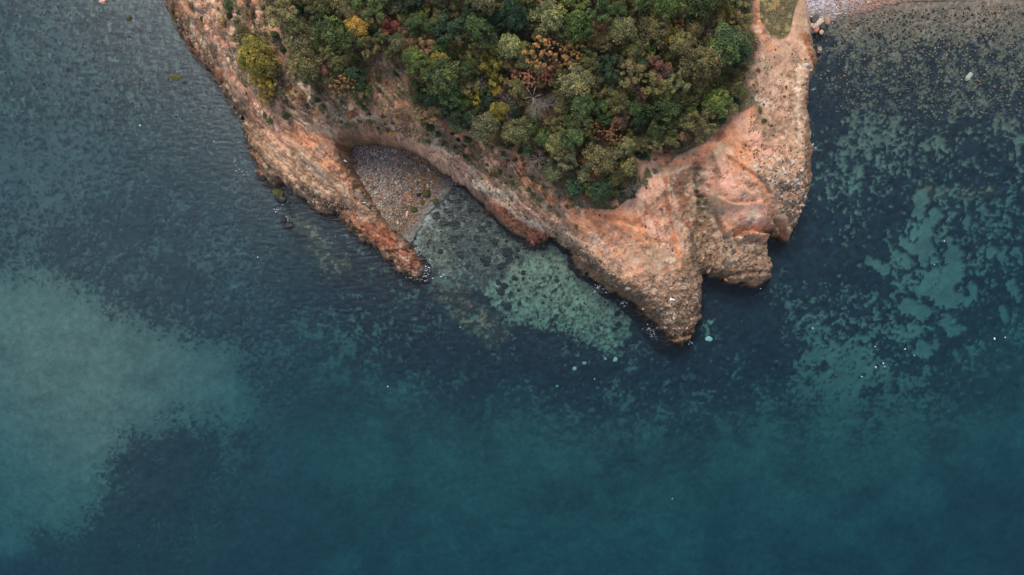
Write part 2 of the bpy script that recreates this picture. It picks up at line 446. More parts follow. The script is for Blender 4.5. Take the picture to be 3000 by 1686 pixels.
gx = grade(-500, 500, -66, 66, .16)
gy = grade(-500, 500, -38, 40, .16)
X, Y = np.meshgrid(gx, gy)
h, c, dep, _, _ = seabed_fields(X, Y)
F, used = grid_faces(len(gx), len(gy))
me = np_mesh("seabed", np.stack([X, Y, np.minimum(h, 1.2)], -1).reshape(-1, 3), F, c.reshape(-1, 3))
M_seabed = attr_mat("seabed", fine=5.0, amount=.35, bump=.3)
seabed = tag(link("seabed", me, M_seabed), kind="structure")

# ------------------------------------------------------------------ the water: a closed body of tinted water
def make_water():
    m = bpy.data.materials.new("sea_water"); m.use_nodes = True
    nt = m.node_tree; nt.nodes.clear()
    out = N(nt, "ShaderNodeOutputMaterial")
    tr = N(nt, "ShaderNodeBsdfTransparent")
    gl = N(nt, "ShaderNodeBsdfGlossy", Roughness=.24)
    fr = N(nt, "ShaderNodeFresnel", IOR=1.333)
    mx = N(nt, "ShaderNodeMixShader")
    tc = N(nt, "ShaderNodeTexCoord")
    mp = N(nt, "ShaderNodeMapping"); mp.inputs["Rotation"].default_value = (0, 0, R(-35)); mp.inputs["Scale"].default_value = (.35, 1.0, 1)
    n1 = N(nt, "ShaderNodeTexNoise", Scale=2.4, Detail=6.0, Roughness=.6)
    nt.links.new(tc.outputs["Object"], mp.inputs[0]); nt.links.new(mp.outputs[0], n1.inputs["Vector"])
    bp = N(nt, "ShaderNodeBump", Strength=.6, Distance=.10)
    nt.links.new(n1.outputs[0], bp.inputs["Height"])
    nt.links.new(bp.outputs[0], gl.inputs["Normal"]); nt.links.new(bp.outputs[0], fr.inputs["Normal"])
    nt.links.new(fr.outputs[0], mx.inputs[0]); nt.links.new(tr.outputs[0], mx.inputs[1]); nt.links.new(gl.outputs[0], mx.inputs[2])
    nt.links.new(mx.outputs[0], out.inputs["Surface"])
    ab = N(nt, "ShaderNodeVolumeAbsorption"); ab.inputs["Color"].default_value = (.25, .745, .82, 1); ab.inputs["Density"].default_value = .20
    vs = N(nt, "ShaderNodeVolumeScatter"); vs.inputs["Color"].default_value = (.25, .56, 1.0, 1); vs.inputs["Density"].default_value = .010
    ad = N(nt, "ShaderNodeAddShader")
    nt.links.new(ab.outputs[0], ad.inputs[0]); nt.links.new(vs.outputs[0], ad.inputs[1]); nt.links.new(ad.outputs[0], out.inputs["Volume"])
    return m
L = 490
V = [(-L, -L, -16), (L, -L, -16), (L, L, -16), (-L, L, -16), (-L, -L, 0), (L, -L, 0), (L, L, 0), (-L, L, 0)]
F = [(0, 3, 2, 1), (4, 5, 6, 7), (0, 1, 5, 4), (1, 2, 6, 5), (2, 3, 7, 6), (3, 0, 4, 7)]
sea = tag(link("sea_water", np_mesh("sea_water", V, F, smooth=False), make_water()), kind="structure")

# ------------------------------------------------------------------ the headland
STRATA = math.atan2(-.69, .72)
def coast_sd(X, Y):
    px, py = to_px(X, Y, 0)
    px = px + 11 * (fbm(X * .9, Y * .9, 4, 21) - .5) * 2; py = py + 11 * (fbm(X * .9, Y * .9, 4, 22) - .5) * 2
    return poly_sd(px, py, COAST) / S

def strokes(px, py, X, Y, items, colr, warp=1.0):
    """items: (colour, points, radius px, strength, raggedness)"""
    n1 = fbm(X * 1.3, Y * 1.3, 5, 201); n2 = fbm(X * 4.2, Y * 4.2, 3, 205)
    for it in items:
        cc, pts, r, st, rag = it
        xs = [p[0] for p in pts]; ys = [p[1] for p in pts]
        R2 = r * 2.2 + 10
        m = (px > min(xs) - R2) & (px < max(xs) + R2) & (py > min(ys) - R2) & (py < max(ys) + R2)
        if not m.any(): continue
        pts2 = list(pts) if len(pts) > 1 else [pts[0], (pts[0][0] + .1, pts[0][1])]
        d, _ = seg_dist(px[m], py[m], pts2)
        q = d / r + (n1[m] - .5) * rag * 2.0 + (n2[m] - .5) * rag
        a = sstep(1.1, .65, q) * st
        colr[m] = colr[m] * (1 - a[:, None]) + np.asarray(cc) * a[:, None]
    return colr

PINK = lin(196, 150, 128); TAN = lin(172, 138, 114); ORANGE = lin(196, 134, 102); RUST = lin(150, 92, 66); PALE = lin(206, 184, 164)
BROWN = lin(120, 92, 72); DARK = lin(84, 70, 56); GREY = lin(150, 138, 124); WET = lin(52, 42, 34); GREEN = lin(84, 88, 58); SCRUB = lin(112, 92, 76)
MAUVE = lin(150, 118, 104); ROSE = lin(200, 150, 130); GGREY = lin(104, 96, 78); REDB = lin(150, 84, 62)

PAINT = [
 # west cliff: alternate ribs of pale rock, scrub and wet brown ledges
 (TAN, [(480, -60), (520, 40), (640, 210), (760, 370), (900, 520)], 60, .9, .5),
 (BROWN, [(505, 20), (560, 130), (620, 200), (690, 300), (735, 400), (790, 520)], 24, .85, .9),
 (DARK, [(520, 60), (590, 160), (625, 215)], 12, .7, 1.0), (DARK, [(650, 250), (690, 305), (720, 350)], 8, .7, 1.0),
 (PINK, [(600, -20), (600, 60), (650, 140), (690, 220), (760, 330), (830, 420)], 26, .9, .7),
 (PALE, [(560, 0), (610, 60)], 8, .6, 1.0), (PALE, [(570, 60), (560, 110)], 10, .6, 1.0), (PALE, [(640, 130), (680, 200)], 10, .5, 1.1),
 (SCRUB, [(560, 20), (580, 60), (610, 110), (630, 160)], 12, .85, .9), (SCRUB, [(720, 300), (760, 370)], 13, .7, 1.0),
 (SCRUB, [(700, 30), (760, 110), (820, 180)], 30, .75, 1.1), (SCRUB, [(820, 230), (880, 290), (930, 340)], 24, .7, 1.1),
 (ORANGE, [(800, 150), (830, 180), (860, 220), (920, 245), (980, 250)], 11, .9, .7), (PALE, [(835, 185), (860, 225), (900, 260), (905, 290)], 7, .7, .8),
 (ORANGE, [(700, 0), (725, 50), (725, 100)], 9, .6, 1.), (SCRUB, [(950, 250), (1010, 280)], 26, .7, 1.1),
 (PALE, [(850, 320), (900, 360), (960, 390)], 7, .55, 1.1), (TAN, [(840, 290), (930, 380), (1000, 400)], 10, .7, .8),
 (GREY, [(960, 330), (1040, 350), (1090, 340)], 20, .6, 1.2), (ORANGE, [(930, 400), (1050, 400), (1180, 395), (1300, 430)], 20, .6, .8), (PALE, [(970, 320), (990, 345)], 8, .8, 1.), (PALE, [(1060, 340), (1080, 350)], 7, .8, 1.), (PALE, [(1150, 370), (1170, 385)], 7, .9, 1.1), (PALE, [(940, 375), (990, 385)], 7, .6, 1.2),
 (ORANGE, [(1110, 300), (1170, 340), (1200, 370)], 36, .7, .9), (SCRUB, [(1080, 200), (1130, 220), (1170, 260)], 40, .85, .8), (ORANGE, [(1130, 240), (1170, 270), (1190, 300)], 16, .6, 1.1),
 (ORANGE, [(860, 390), (920, 415), (1000, 430)], 26, .85, .7), (BROWN, [(900, 350), (960, 380)], 6, .5, 1.), (RUST, [(985, 425), (1030, 440)], 16, .7, .8),
 (BROWN, [(1000, 400), (1060, 415), (1130, 415), (1180, 405), (1250, 415)], 10, .7, .7),
 (RUST, [(1020, 440), (1040, 470), (1050, 500)], 12, .8, .6), (BROWN, [(985, 440), (1020, 480), (1060, 540), (1090, 590)], 12, .55, .8),
 # the spit
 (TAN, [(860, 470), (930, 520), (1000, 560)], 40, .9, .7), (ORANGE, [(930, 440), (1000, 500), (1040, 540)], 24, .6, .8),
 (PALE, [(900, 480), (940, 520)], 12, .45, 1.2), (DARK, [(860, 550), (900, 575), (960, 605), (1000, 618)], 20, .85, .8), (DARK, [(1040, 560), (1080, 600), (1110, 640)], 15, .55, 1.2),
 (BROWN, [(980, 590), (1030, 600), (1070, 620)], 18, .5, 1.), (RUST, [(1060, 540), (1090, 570), (1115, 610)], 8, .7, .8), (RUST, [(1020, 640), (1080, 690), (1140, 730)], 26, .85, .8),
 (REDB, [(1090, 670), (1150, 710), (1200, 770)], 32, .9, .5), (DARK, [(1000, 640), (1050, 680), (1100, 725)], 8, .7, 1.1), (ORANGE, [(1150, 720), (1180, 735)], 12, .4, .8), (DARK, [(1130, 730), (1150, 770), (1200, 800)], 7, .7, 1.1),
 (BROWN, [(725, 400), (745, 440), (775, 500)], 17, .8, .5), (RUST, [(750, 480), (775, 520)], 10, .5, .5), (DARK, [(785, 500), (815, 535)], 12, .8, .8),
 # rim of the cove and lagoon
 (PINK, [(1150, 400), (1250, 440), (1350, 500), (1450, 570), (1560, 640)], 30, .8, .6), (PALE, [(1270, 425), (1330, 455)], 8, .7, 1.2),
 (PALE, [(1390, 530), (1440, 560), (1500, 580)], 17, .95, .8), (PALE, [(1480, 545), (1500, 565)], 9, .9, .8), (PALE, [(1440, 570), (1520, 640), (1600, 680)], 12, .7, 1.),
 (SCRUB, [(1240, 380), (1320, 410), (1400, 450)], 26, .8, 1.), (RUST, [(1300, 370), (1400, 430)], 8, .7, .8), (REDB, [(1440, 460), (1480, 480)], 16, .45, 1.2), (ORANGE, [(1330, 380), (1360, 420), (1370, 450)], 8, .6, 1.1),
 (ORANGE, [(1510, 455), (1540, 480), (1530, 510), (1545, 540), (1600, 580), (1680, 610)], 17, .95, .5), (SCRUB, [(1560, 580), (1630, 630), (1690, 640)], 14, .7, 1.1), (GREEN, [(1555, 570), (1590, 600), (1610, 610)], 9, .6, 1.2),
 (TAN, [(1400, 480), (1480, 540), (1560, 600), (1650, 660)], 24, .6, 1.), (SCRUB, [(1320, 480), (1400, 520)], 12, .6, 1.3),
 (REDB, [(1440, 610), (1490, 650), (1540, 690), (1590, 700)], 26, .95, .45), (BROWN, [(1360, 550), (1420, 580), (1440, 610)], 12, .8, .5), (DARK, [(1450, 640), (1490, 670), (1520, 690)], 5, .8, 1.3), (DARK, [(1535, 685), (1540, 695)], 8, .9, 1.),
 # central red slope
 (ORANGE, [(1700, 600), (1800, 640), (1880, 680)], 66, .95, .5), (ORANGE, [(1680, 620), (1780, 720), (1860, 800)], 36, .6, .8), (ROSE, [(1850, 600), (1900, 560), (1950, 520), (2050, 480)], 28, .8, .7),
 (RUST, [(1760, 630), (1840, 650), (1900, 640)], 8, .6, 1.1), (RUST, [(1900, 620), (1890, 600), (1960, 600)], 14, .5, 1.1), (BROWN, [(1885, 600), (1895, 612)], 12, .5, 1.2), (SCRUB, [(1690, 590), (1770, 600), (1760, 575)], 20, .7, 1.),
 (PALE, [(1740, 690), (1800, 750), (1850, 820)], 12, .6, 1.2), (PINK, [(1790, 740), (1880, 830)], 22, .7, 1.), (TAN, [(1880, 740), (1960, 780), (2010, 800)], 50, .7, .9),
 (ROSE, [(1900, 650), (1940, 690), (1950, 700)], 20, .8, .7), (ORANGE, [(1975, 690), (1985, 740), (1990, 770)], 11, .9, .6), (RUST, [(1955, 610), (1970, 660), (1975, 700)], 5, .45, 1.3), (RUST, [(1930, 705), (1960, 712)], 5, .6, .8),
 (PALE, [(1960, 760), (2010, 770)], 12, .4, 1.3), (ORANGE, [(1960, 790), (2000, 780)], 12, .6, 1.),
 # dark conglomerate tip
 (GREY, [(1650, 690), (1720, 760), (1790, 830), (1850, 860)], 22, .6, 1.2), (BROWN, [(1680, 740), (1760, 800), (1850, 870), (1920, 930)], 26, .85, .9), (DARK, [(1730, 770), (1800, 830), (1890, 900)], 12, .6, 1.3),
 (BROWN, [(1900, 880), (1960, 900), (2030, 860), (2040, 780)], 64, .88, .7), (BROWN, [(1960, 950), (2000, 980)], 54, .9, .6), (DARK, [(1880, 880), (1960, 900), (2030, 870), (1990, 970)], 44, .35, 1.6), (RUST, [(1760, 820), (1700, 770)], 8, .7, 1.), (RUST, [(1950, 985), (1990, 1005), (2030, 960)], 10, .55, 1.), (MAUVE, [(1900, 840), (1990, 850)], 26, .5, 1.2),
 (DARK, [(1880, 870), (1940, 920)], 14, .5, 1.4), (DARK, [(1990, 880), (1985, 930)], 10, .5, 1.4), (DARK, [(2020, 730), (2030, 780), (2045, 800)], 6, .85, .6),
 # grey rib and south-east apron
 (BROWN, [(1960, 470), (1990, 500), (1985, 560)], 34, .8, .6), (RUST, [(1990, 540), (2005, 570), (1995, 610)], 16, .6, .8), (RUST, [(1950, 500), (1955, 560), (1960, 620)], 8, .7, .8),
 (GGREY, [(2040, 500), (2060, 560), (2070, 640)], 27, .95, .4), (GGREY, [(2045, 460), (2045, 500)], 14, .8, .5), (BROWN, [(2060, 660), (2080, 740), (2110, 790)], 46, .85, .7), (BROWN, [(2130, 760), (2230, 790)], 42, .8, .7), (DARK, [(2040, 700), (2070, 740)], 18, .5, 1.3),
 (GREY, [(2090, 620), (2130, 700), (2140, 760)], 18, .6, 1.2), (TAN, [(2160, 700), (2200, 760)], 26, .6, 1.), (DARK, [(2130, 800), (2200, 815), (2250, 800)], 8, .7, 1.1), (BROWN, [(2190, 690), (2215, 720)], 24, .7, .8), (RUST, [(2200, 690), (2225, 700)], 8, .5, .8),
 (DARK, [(2100, 560), (2085, 520), (2080, 480)], 7, .5, 1.), (RUST, [(2085, 590), (2110, 650), (2120, 680)], 5, .5, 1.2), (GREY, [(2090, 560), (2100, 620)], 12, .5, .9),
 (DARK, [(2030, 700), (2036, 760), (2050, 800)], 9, .7, 1.0), (BROWN, [(1975, 480), (2000, 520), (2005, 580), (2020, 650)], 22, .6, 1.0), (DARK, [(2045, 560), (2080, 600)], 10, .35, 1.5),
 # rosy hollow
 (ROSE, [(2100, 520), (2180, 560), (2200, 620)], 58, .85, .6), (ROSE, [(2180, 660), (2250, 670)], 26, .85, .6), (ORANGE, [(2130, 660), (2200, 680), (2250, 690), (2290, 700)], 16, .7, .7), (ORANGE, [(2200, 510), (2250, 560), (2280, 640), (2300, 700)], 12, .7, 1.0),
 (MAUVE, [(2150, 500), (2190, 530)], 16, .5, 1.), (RUST, [(2180, 550), (2230, 570), (2250, 620), (2270, 650)], 6, .8, .7), (RUST, [(2120, 585), (2160, 595), (2210, 590)], 7, .6, 1.), (PALE, [(2200, 615), (2210, 640)], 14, .5, 1.2), (PALE, [(2180, 550), (2230, 560)], 8, .4, .8),
 (RUST, [(2140, 460), (2180, 495), (2230, 520), (2260, 560)], 5, .5, 1.2), (REDB, [(2260, 690), (2295, 710)], 12, .8, .5),
 # stony east rim
 (TAN, [(2240, 470), (2300, 520), (2330, 580)], 44, .8, .8), (BROWN, [(2290, 560), (2330, 600), (2340, 640)], 34, .75, .9), (DARK, [(2330, 560), (2350, 520)], 14, .5, 1.3), (BROWN, [(2365, 380), (2370, 480), (2360, 560), (2350, 620)], 14, .8, .9), (DARK, [(2364, 430), (2372, 500)], 8, .6, 1.2),
 (PINK, [(2260, 130), (2290, 200), (2290, 300), (2280, 420)], 50, .45, .8), (TAN, [(2300, 160), (2330, 250), (2320, 350), (2330, 440)], 24, .8, .8), (PALE, [(2340, 190), (2340, 260), (2335, 340), (2345, 400)], 7, .7, 1.1), (BROWN, [(2368, 110), (2386, 160), (2392, 210), (2380, 250), (2370, 300), (2368, 370)], 19, .92, .7), (DARK, [(2385, 170), (2390, 220), (2376, 260)], 8, .6, 1.3), (RUST, [(2352, 95), (2366, 130), (2372, 170)], 9, .6, .9), (RUST, [(2355, 90), (2370, 130), (2378, 200)], 8, .6, 1.),
 (MAUVE, [(2230, 220), (2260, 290), (2290, 340)], 34, .45, 1.4), (SCRUB, [(2225, 330), (2260, 370)], 22, .5, 1.4), (SCRUB, [(2290, 170), (2240, 210)], 10, .5, 1.5), (PALE, [(2200, 290), (2270, 310)], 9, .5, 1.5),
 (ORANGE, [(2190, 330), (2150, 370), (2100, 410), (2060, 440)], 26, .95, .5), (ORANGE, [(2150, 400), (2190, 440), (2160, 480)], 30, .8, .7), (ROSE, [(2170, 350), (2210, 420), (2240, 460)], 30, .8, .8), (BROWN, [(2090, 380), (2140, 350), (2100, 410)], 6, .5, 1.),
 (RUST, [(2000, 400), (2060, 410), (2110, 395)], 16, .6, .9), (ORANGE, [(1870, 460), (1960, 470), (2060, 470)], 16, .8, .8), (PALE, [(1900, 510), (1960, 510), (2010, 490)], 6, .5, .9), (TAN, [(1900, 500), (1980, 500)], 12, .6, .9),
 (ORANGE, [(2210, -60), (2212, 40), (2235, 110), (2260, 140)], 12, .8, .8), (SCRUB, [(2190, 0), (2200, 60)], 12, .6, 1.2), (PINK, [(2320, 60), (2340, 20), (2345, -60)], 10, .9, .5), (PINK, [(2320, 70), (2315, 110)], 14, .9, .4), (TAN, [(2350, 0), (2345, 90)], 16, .8, .5), (RUST, [(2345, 100), (2360, 120)], 12, .5, 1.),
]

STEPS = [ # (points, rise m of the left-hand side seen from above, width px, reach px)
 ([(2090, 470), (2100, 520), (2095, 600), (2120, 680)], .9, 4, 22), ([(1960, 620), (1975, 690), (1985, 740)], .5, 3, 14), ([(1650, 690), (1740, 770), (1830, 860)], .7, 4, 16),
 ([(2180, 552), (2232, 570), (2252, 622), (2290, 690)], -1.0, 4, 22), ([(2115, 585), (2150, 598), (2212, 592)], -.6, 3, 16), ([(2140, 462), (2190, 500), (2240, 530), (2262, 560)], .45, 2.5, 14),
 ([(840, 290), (930, 378), (1000, 402)], .9, 3, 16), ([(600, 0), (700, 190), (800, 370)], .8, 4, 20), ([(560, 60), (640, 180), (740, 350)], .7, 4, 16), ([(900, 470), (1000, 570), (1080, 650), (1190, 720)], .5, 4, 14),
 ([(1090, 672), (1150, 700), (1195, 715)], .5, 2, 9), ([(1130, 735), (1180, 730), (1205, 738)], .6, 2, 10), ([(1390, 480), (1480, 560), (1560, 640), (1620, 680)], .5, 3, 14), ([(1300, 440), (1400, 500)], .5, 3, 12),
 ([(1750, 640), (1830, 655), (1900, 690)], -.5, 4, 18), ([(1905, 560), (1900, 640), (1905, 700), (1900, 760)], .35, 3, 16), ([(2030, 470), (2040, 560), (2045, 640), (2030, 690), (2040, 780), (2056, 810)], -.9, 7, 24),
 ([(2170, 690), (2200, 680), (2235, 686)], -2.0, 3, 20), ([(1930, 985), (1975, 995), (2020, 985)], -1.0, 2, 16), ([(2120, 812), (2200, 806), (2255, 800)], -.8, 2, 12)]

def land_fields(X, Y):
    shp = X.shape
    # smooth base height where each column stands (two passes, since the traced pixels depend on it)
    hb = np.full(shp, 6.0)
    sd = coast_sd(X, Y)
    for _ in range(3):
        px, py = to_px(X, Y, np.clip(hb, 0, 18))
        hb = np.clip(f_h(px, py)[..., 0], .2, 22)
    prof = 1 - np.exp(-np.clip(sd, 0, None) / .5)
    # vertical walls round the cove and the lagoon
    wd, _ = seg_dist(px, py, [(1060, 436), (1190, 446), (1318, 522), (1443, 632)])
    wall = sstep(90, 30, wd)
    p2 = 1 - np.exp(-np.clip(sd, 0, None) / .35)
    prof = prof * (1 - wall) + p2 * wall
    h = np.where(sd > 0, hb * prof, np.clip(sd * 2.6 + (fbm(X * 1.3, Y * 1.3, 4, 341) - .5) * 1.2 * sstep(0, -.4, sd), -5, 0))
    px, py = to_px(X, Y, np.clip(h, 0, 18))
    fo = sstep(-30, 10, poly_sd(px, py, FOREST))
    cl = sstep(-6, 4, poly_sd(px, py, CLEARING))
    path_d, _ = seg_dist(px, py, [(2330, -50), (2325, 80), (2300, 130), (2200, 330), (2100, 440), (1950, 480), (1800, 620)])
    rock = (1 - fo) * (1 - cl) * (.45 + .55 * sstep(20, 60, path_d))
    # rock relief: strata ribs, lumps, cracks, cobble-like knobs
    ca, sa = math.cos(STRATA), math.sin(STRATA)
    u = X * ca + Y * sa; v = -X * sa + Y * ca
    wv = v + .8 * (fbm(X * .3, Y * .3, 3, 301) - .5) * 2
    west = sstep(1950, 1700, px) * (1 - .85 * sstep(110, 40, seg_dist(px, py, [(1010, 400), (1120, 385), (1230, 400)])[0]))
    land = sstep(0, .4, sd)
    tip = np.clip(sstep(760, 860, py) * sstep(1700, 1820, px) + sstep(1990, 2040, px) * sstep(640, 700, py) * sstep(2260, 2200, px) + sstep(2290, 2330, px) * sstep(500, 560, py), 0, 1)
    smooth = sstep(110, 50, seg_dist(px, py, [(1720, 620), (1830, 680), (1880, 720)])[0]) + sstep(90, 50, seg_dist(px, py, [(2110, 520), (2200, 590), (2240, 670)])[0]) + sstep(60, 20, seg_dist(px, py, [(2290, 150), (2160, 380), (1900, 480), (1780, 590)])[0])
    rough = np.clip(.62 - .45 * smooth, .15, 1)
    rough = np.clip(np.maximum(rough, sstep(2.2, .7, sd)) + tip * .6, 0, 1) * rock
    ribs = fbm(u * .16, wv * 1.5, 6, 302, .62) - .5
    h = h + land * ribs * (1.25 * west + .35) * np.maximum(rough, .4) * rock
    h = h + rock * land * (fbm(X * .4, Y * .4, 3, 305) - .5) * 1.2
    h = h + rough * land * (fbm(X * 1.9, Y * 1.9, 5, 311, .72) - .5) * .62
    fine = ridged(X * 1.6 + .6 * ribs, Y * 1.6, 4, 306) - .45
    h = h + rough * land * fine * .30
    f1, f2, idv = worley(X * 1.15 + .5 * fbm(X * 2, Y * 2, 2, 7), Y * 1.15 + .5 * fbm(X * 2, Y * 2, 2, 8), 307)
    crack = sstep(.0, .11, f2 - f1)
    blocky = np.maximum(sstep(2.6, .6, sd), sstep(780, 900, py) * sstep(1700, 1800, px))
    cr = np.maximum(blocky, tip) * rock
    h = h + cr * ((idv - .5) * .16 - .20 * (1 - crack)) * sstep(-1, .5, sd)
    g1, g2, gid = worley(X * 3.6, Y * 3.6, 308)
    stony = np.clip(cr + sstep(90, 30, np.abs(px - 2320) + 0 * py) * sstep(430, 520, py) * sstep(720, 640, py), 0, 1) * rock
    h = h + stony * sstep(.55, .1, g1) * .05 * (gid > .35)
    # rib of cross-jointed grey rock
    gd, _ = seg_dist(px, py, [(2045, 470), (2055, 540), (2070, 640)])
    gr = sstep(30, 20, gd)
    j = fbm(X * .9, Y * 3.6, 4, 309, .55)
    h = h + gr * (j - .5) * .9
    for pts, A, w, reach in STEPS:
        d, sgn = seg_dist(px + 10 * (fbm(X * .8, Y * .8, 3, 330) - .5), py + 10 * (fbm(X * .8, Y * .8, 3, 331) - .5), pts)
        d = d * -sgn
        h = h + A * (1 / (1 + np.exp(-np.clip(d / w * 1.6, -30, 30))) - .5) * np.exp(-(d / reach) ** 2) * land
    # ragged waterline
    edge = np.exp(-(sd / 1.0) ** 2)
    h = h + edge * (fbm(X * 2.0, Y * 2.0, 4, 340, .65) - .5) * 1.5 * (1 - wall * .6)
    # gullies running down the red slope
    gu = ridged((X - Y * .25) * 1.1, Y * .18, 3, 345) - .4
    h = h + sstep(80, 30, np.abs(py - 680)) * sstep(1700, 1760, px) * sstep(2000, 1900, px) * gu * -.35
    # long joints along the strata and finer cracks
    ln = np.abs(fbm(u * .10 + 4, wv * 1.15, 4, 371, .55) - .5)
    ln2 = np.abs(fbm(u * .22, wv * 2.6 + 9, 4, 372, .6) - .5)
    joints = np.maximum(sstep(.022, .004, ln), .7 * sstep(.03, .006, ln2)) * np.maximum(west, .25) * rock * (1 - .6 * np.clip(smooth, 0, 1))
    k1 = np.abs(fbm(X * .55, Y * .55, 5, 373, .6) - .5)
    joints = np.maximum(joints, sstep(.016 + .012 * tip, .003, k1) * rock * .8)
    h = h - joints * land * .22
    # cove: keep the ground under the beach
    bz = poly_sd(px, py, BEACH)
    h = np.where(bz > -2, np.minimum(h, -.5), h)
    # -------- colour
    c = np.zeros(shp + (3,)) + TAN
    big = fbm(X * .35, Y * .35, 4, 350); mid = fbm(X * 1.1, Y * 1.1, 5, 351)
    c += (PINK - c) * sstep(.42, .62, big)[..., None] * .7
    c += (GREY - c) * (sstep(.55, .72, mid) * .45)[..., None]
    c = strokes(px, py, X, Y, PAINT, c)
    rb = fbm(u * .13, wv * 2.6, 5, 352, .62)
    c *= (1 + (rb - .5) * 1.15 * (west * rock))[..., None]
    c += (lin(208, 192, 178) - c) * (sstep(.62, .74, fbm(u * .9, wv * 2.2, 4, 353)) * .40 * rock)[..., None]
    c += (lin(98, 80, 64) - c) * (sstep(.57, .72, fbm(X * 1.6, Y * 1.6, 5, 354)) * .45 * rock)[..., None]
    c *= (1 - (.42 + .25 * tip) * joints)[..., None]
    # cracks between the blocks are darker, knobs vary in tone
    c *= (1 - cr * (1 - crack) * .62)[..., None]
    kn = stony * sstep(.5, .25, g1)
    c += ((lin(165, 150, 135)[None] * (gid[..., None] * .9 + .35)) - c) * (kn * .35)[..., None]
    c *= (1 + gr * (j - .5) * 1.3)[..., None]
    sc2 = sstep(1500, 900, px) * sstep(420, 250, py) * rock + .35 * rock * sstep(70, 10, -poly_sd(px, py, FOREST))
    tu = sstep(.52, .66, fbm(X * 2.3, Y * 2.3, 4, 356))
    c += (lin(96, 84, 62) - c) * (tu * np.clip(sc2, 0, 1) * .6)[..., None]
    red = sstep(.58, .68, fbm(X * .9 + 4, Y * .9, 4, 357))
    c += (lin(140, 74, 56) - c) * (red * np.clip(sc2, 0, 1) * .45)[..., None]
    rim = sstep(1.9, .3, sd + 1.6 * (fbm(X * .8, Y * .8, 5, 381) - .5)) * rock * sstep(560, 700, py + (px > 2250) * 500) * sstep(1620, 1720, px)
    c += (lin(92, 74, 58) - c) * (rim * .62)[..., None]
    rim2 = sstep(1.5, .2, sd + 1.4 * (fbm(X * .8, Y * .8, 5, 382) - .5)) * rock * sstep(1250, 1150, px)
    c += (lin(112, 84, 66) - c) * (rim2 * .5)[..., None]
    # grass clearing and forest floor
    gcol = lin(134, 122, 82) * (.75 + .5 * fbm(X * 3, Y * 3, 4, 360))[..., None]
    gcol += (lin(150, 110, 80) - gcol) * (sstep(.5, .7, fbm(X * 1.2, Y * 1.2, 4, 361)) * .5)[..., None]
    c += (gcol - c) * cl[..., None]
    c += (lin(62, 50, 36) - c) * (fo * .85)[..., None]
    # wet and weedy tide band
    tz = h + .5 * (fbm(X * 1.5, Y * 1.5, 4, 362) - .5)
    wet = sstep(1.0, .15, tz)
    c += (lin(60, 42, 32) - c) * (wet * .75)[..., None]
    alg = sstep(.35, .1, tz) * sstep(.62, .72, fbm(X * .7, Y * .7, 3, 363))
    c += (lin(82, 88, 36) - c) * (alg * .7)[..., None]
    blk = sstep(.45, .1, tz) * sstep(.56, .62, fbm(X * 3, Y * 3, 3, 364))
    c += (lin(24, 22, 20) - c) * (blk * .9)[..., None]
    c += (lin(30, 32, 30) - c) * sstep(-.05, -.7, h)[..., None]
    c = c * np.array([1.12, 1.07, .95])
    return h, np.clip(c, .008, .8), sd

gx = grade(-60, 70, -42.0, 36.5, .1, 1.2)
gy = grade(-8, 60, -8, 33.5, .1, 1.15)
X, Y = np.meshgrid(gx, gy)
LH, LC, LSD = land_fields(X, Y)
F, used = grid_faces(len(gx), len(gy), keep=(LSD > -2.6))
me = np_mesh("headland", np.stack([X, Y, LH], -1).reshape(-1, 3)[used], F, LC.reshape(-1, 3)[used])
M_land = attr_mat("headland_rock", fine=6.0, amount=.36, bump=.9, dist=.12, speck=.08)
headland = tag(link("headland", me, M_land), kind="structure")
GX, GY = gx, gy

def ground(x, y):
    i = np.clip(np.searchsorted(GX, x) - 1, 0, len(GX) - 2); j = np.clip(np.searchsorted(GY, y) - 1, 0, len(GY) - 2)
    fx = np.clip((x - GX[i]) / (GX[i + 1] - GX[i]), 0, 1); fy = np.clip((y - GY[j]) / (GY[j + 1] - GY[j]), 0, 1)
    return (LH[j, i] * (1 - fx) + LH[j, i + 1] * fx) * (1 - fy) + (LH[j + 1, i] * (1 - fx) + LH[j + 1, i + 1] * fx) * fy

def on_ground(px, py, z0=6.0):      # a photo pixel -> the point of the land it shows
    z = z0
    for _ in range(6):
        x, y = world_xy(px, py, z)
        z = .5 * z + .5 * max(float(ground(x, y)), 0)
    x, y = world_xy(px, py, z)
    return x, y, float(ground(x, y))

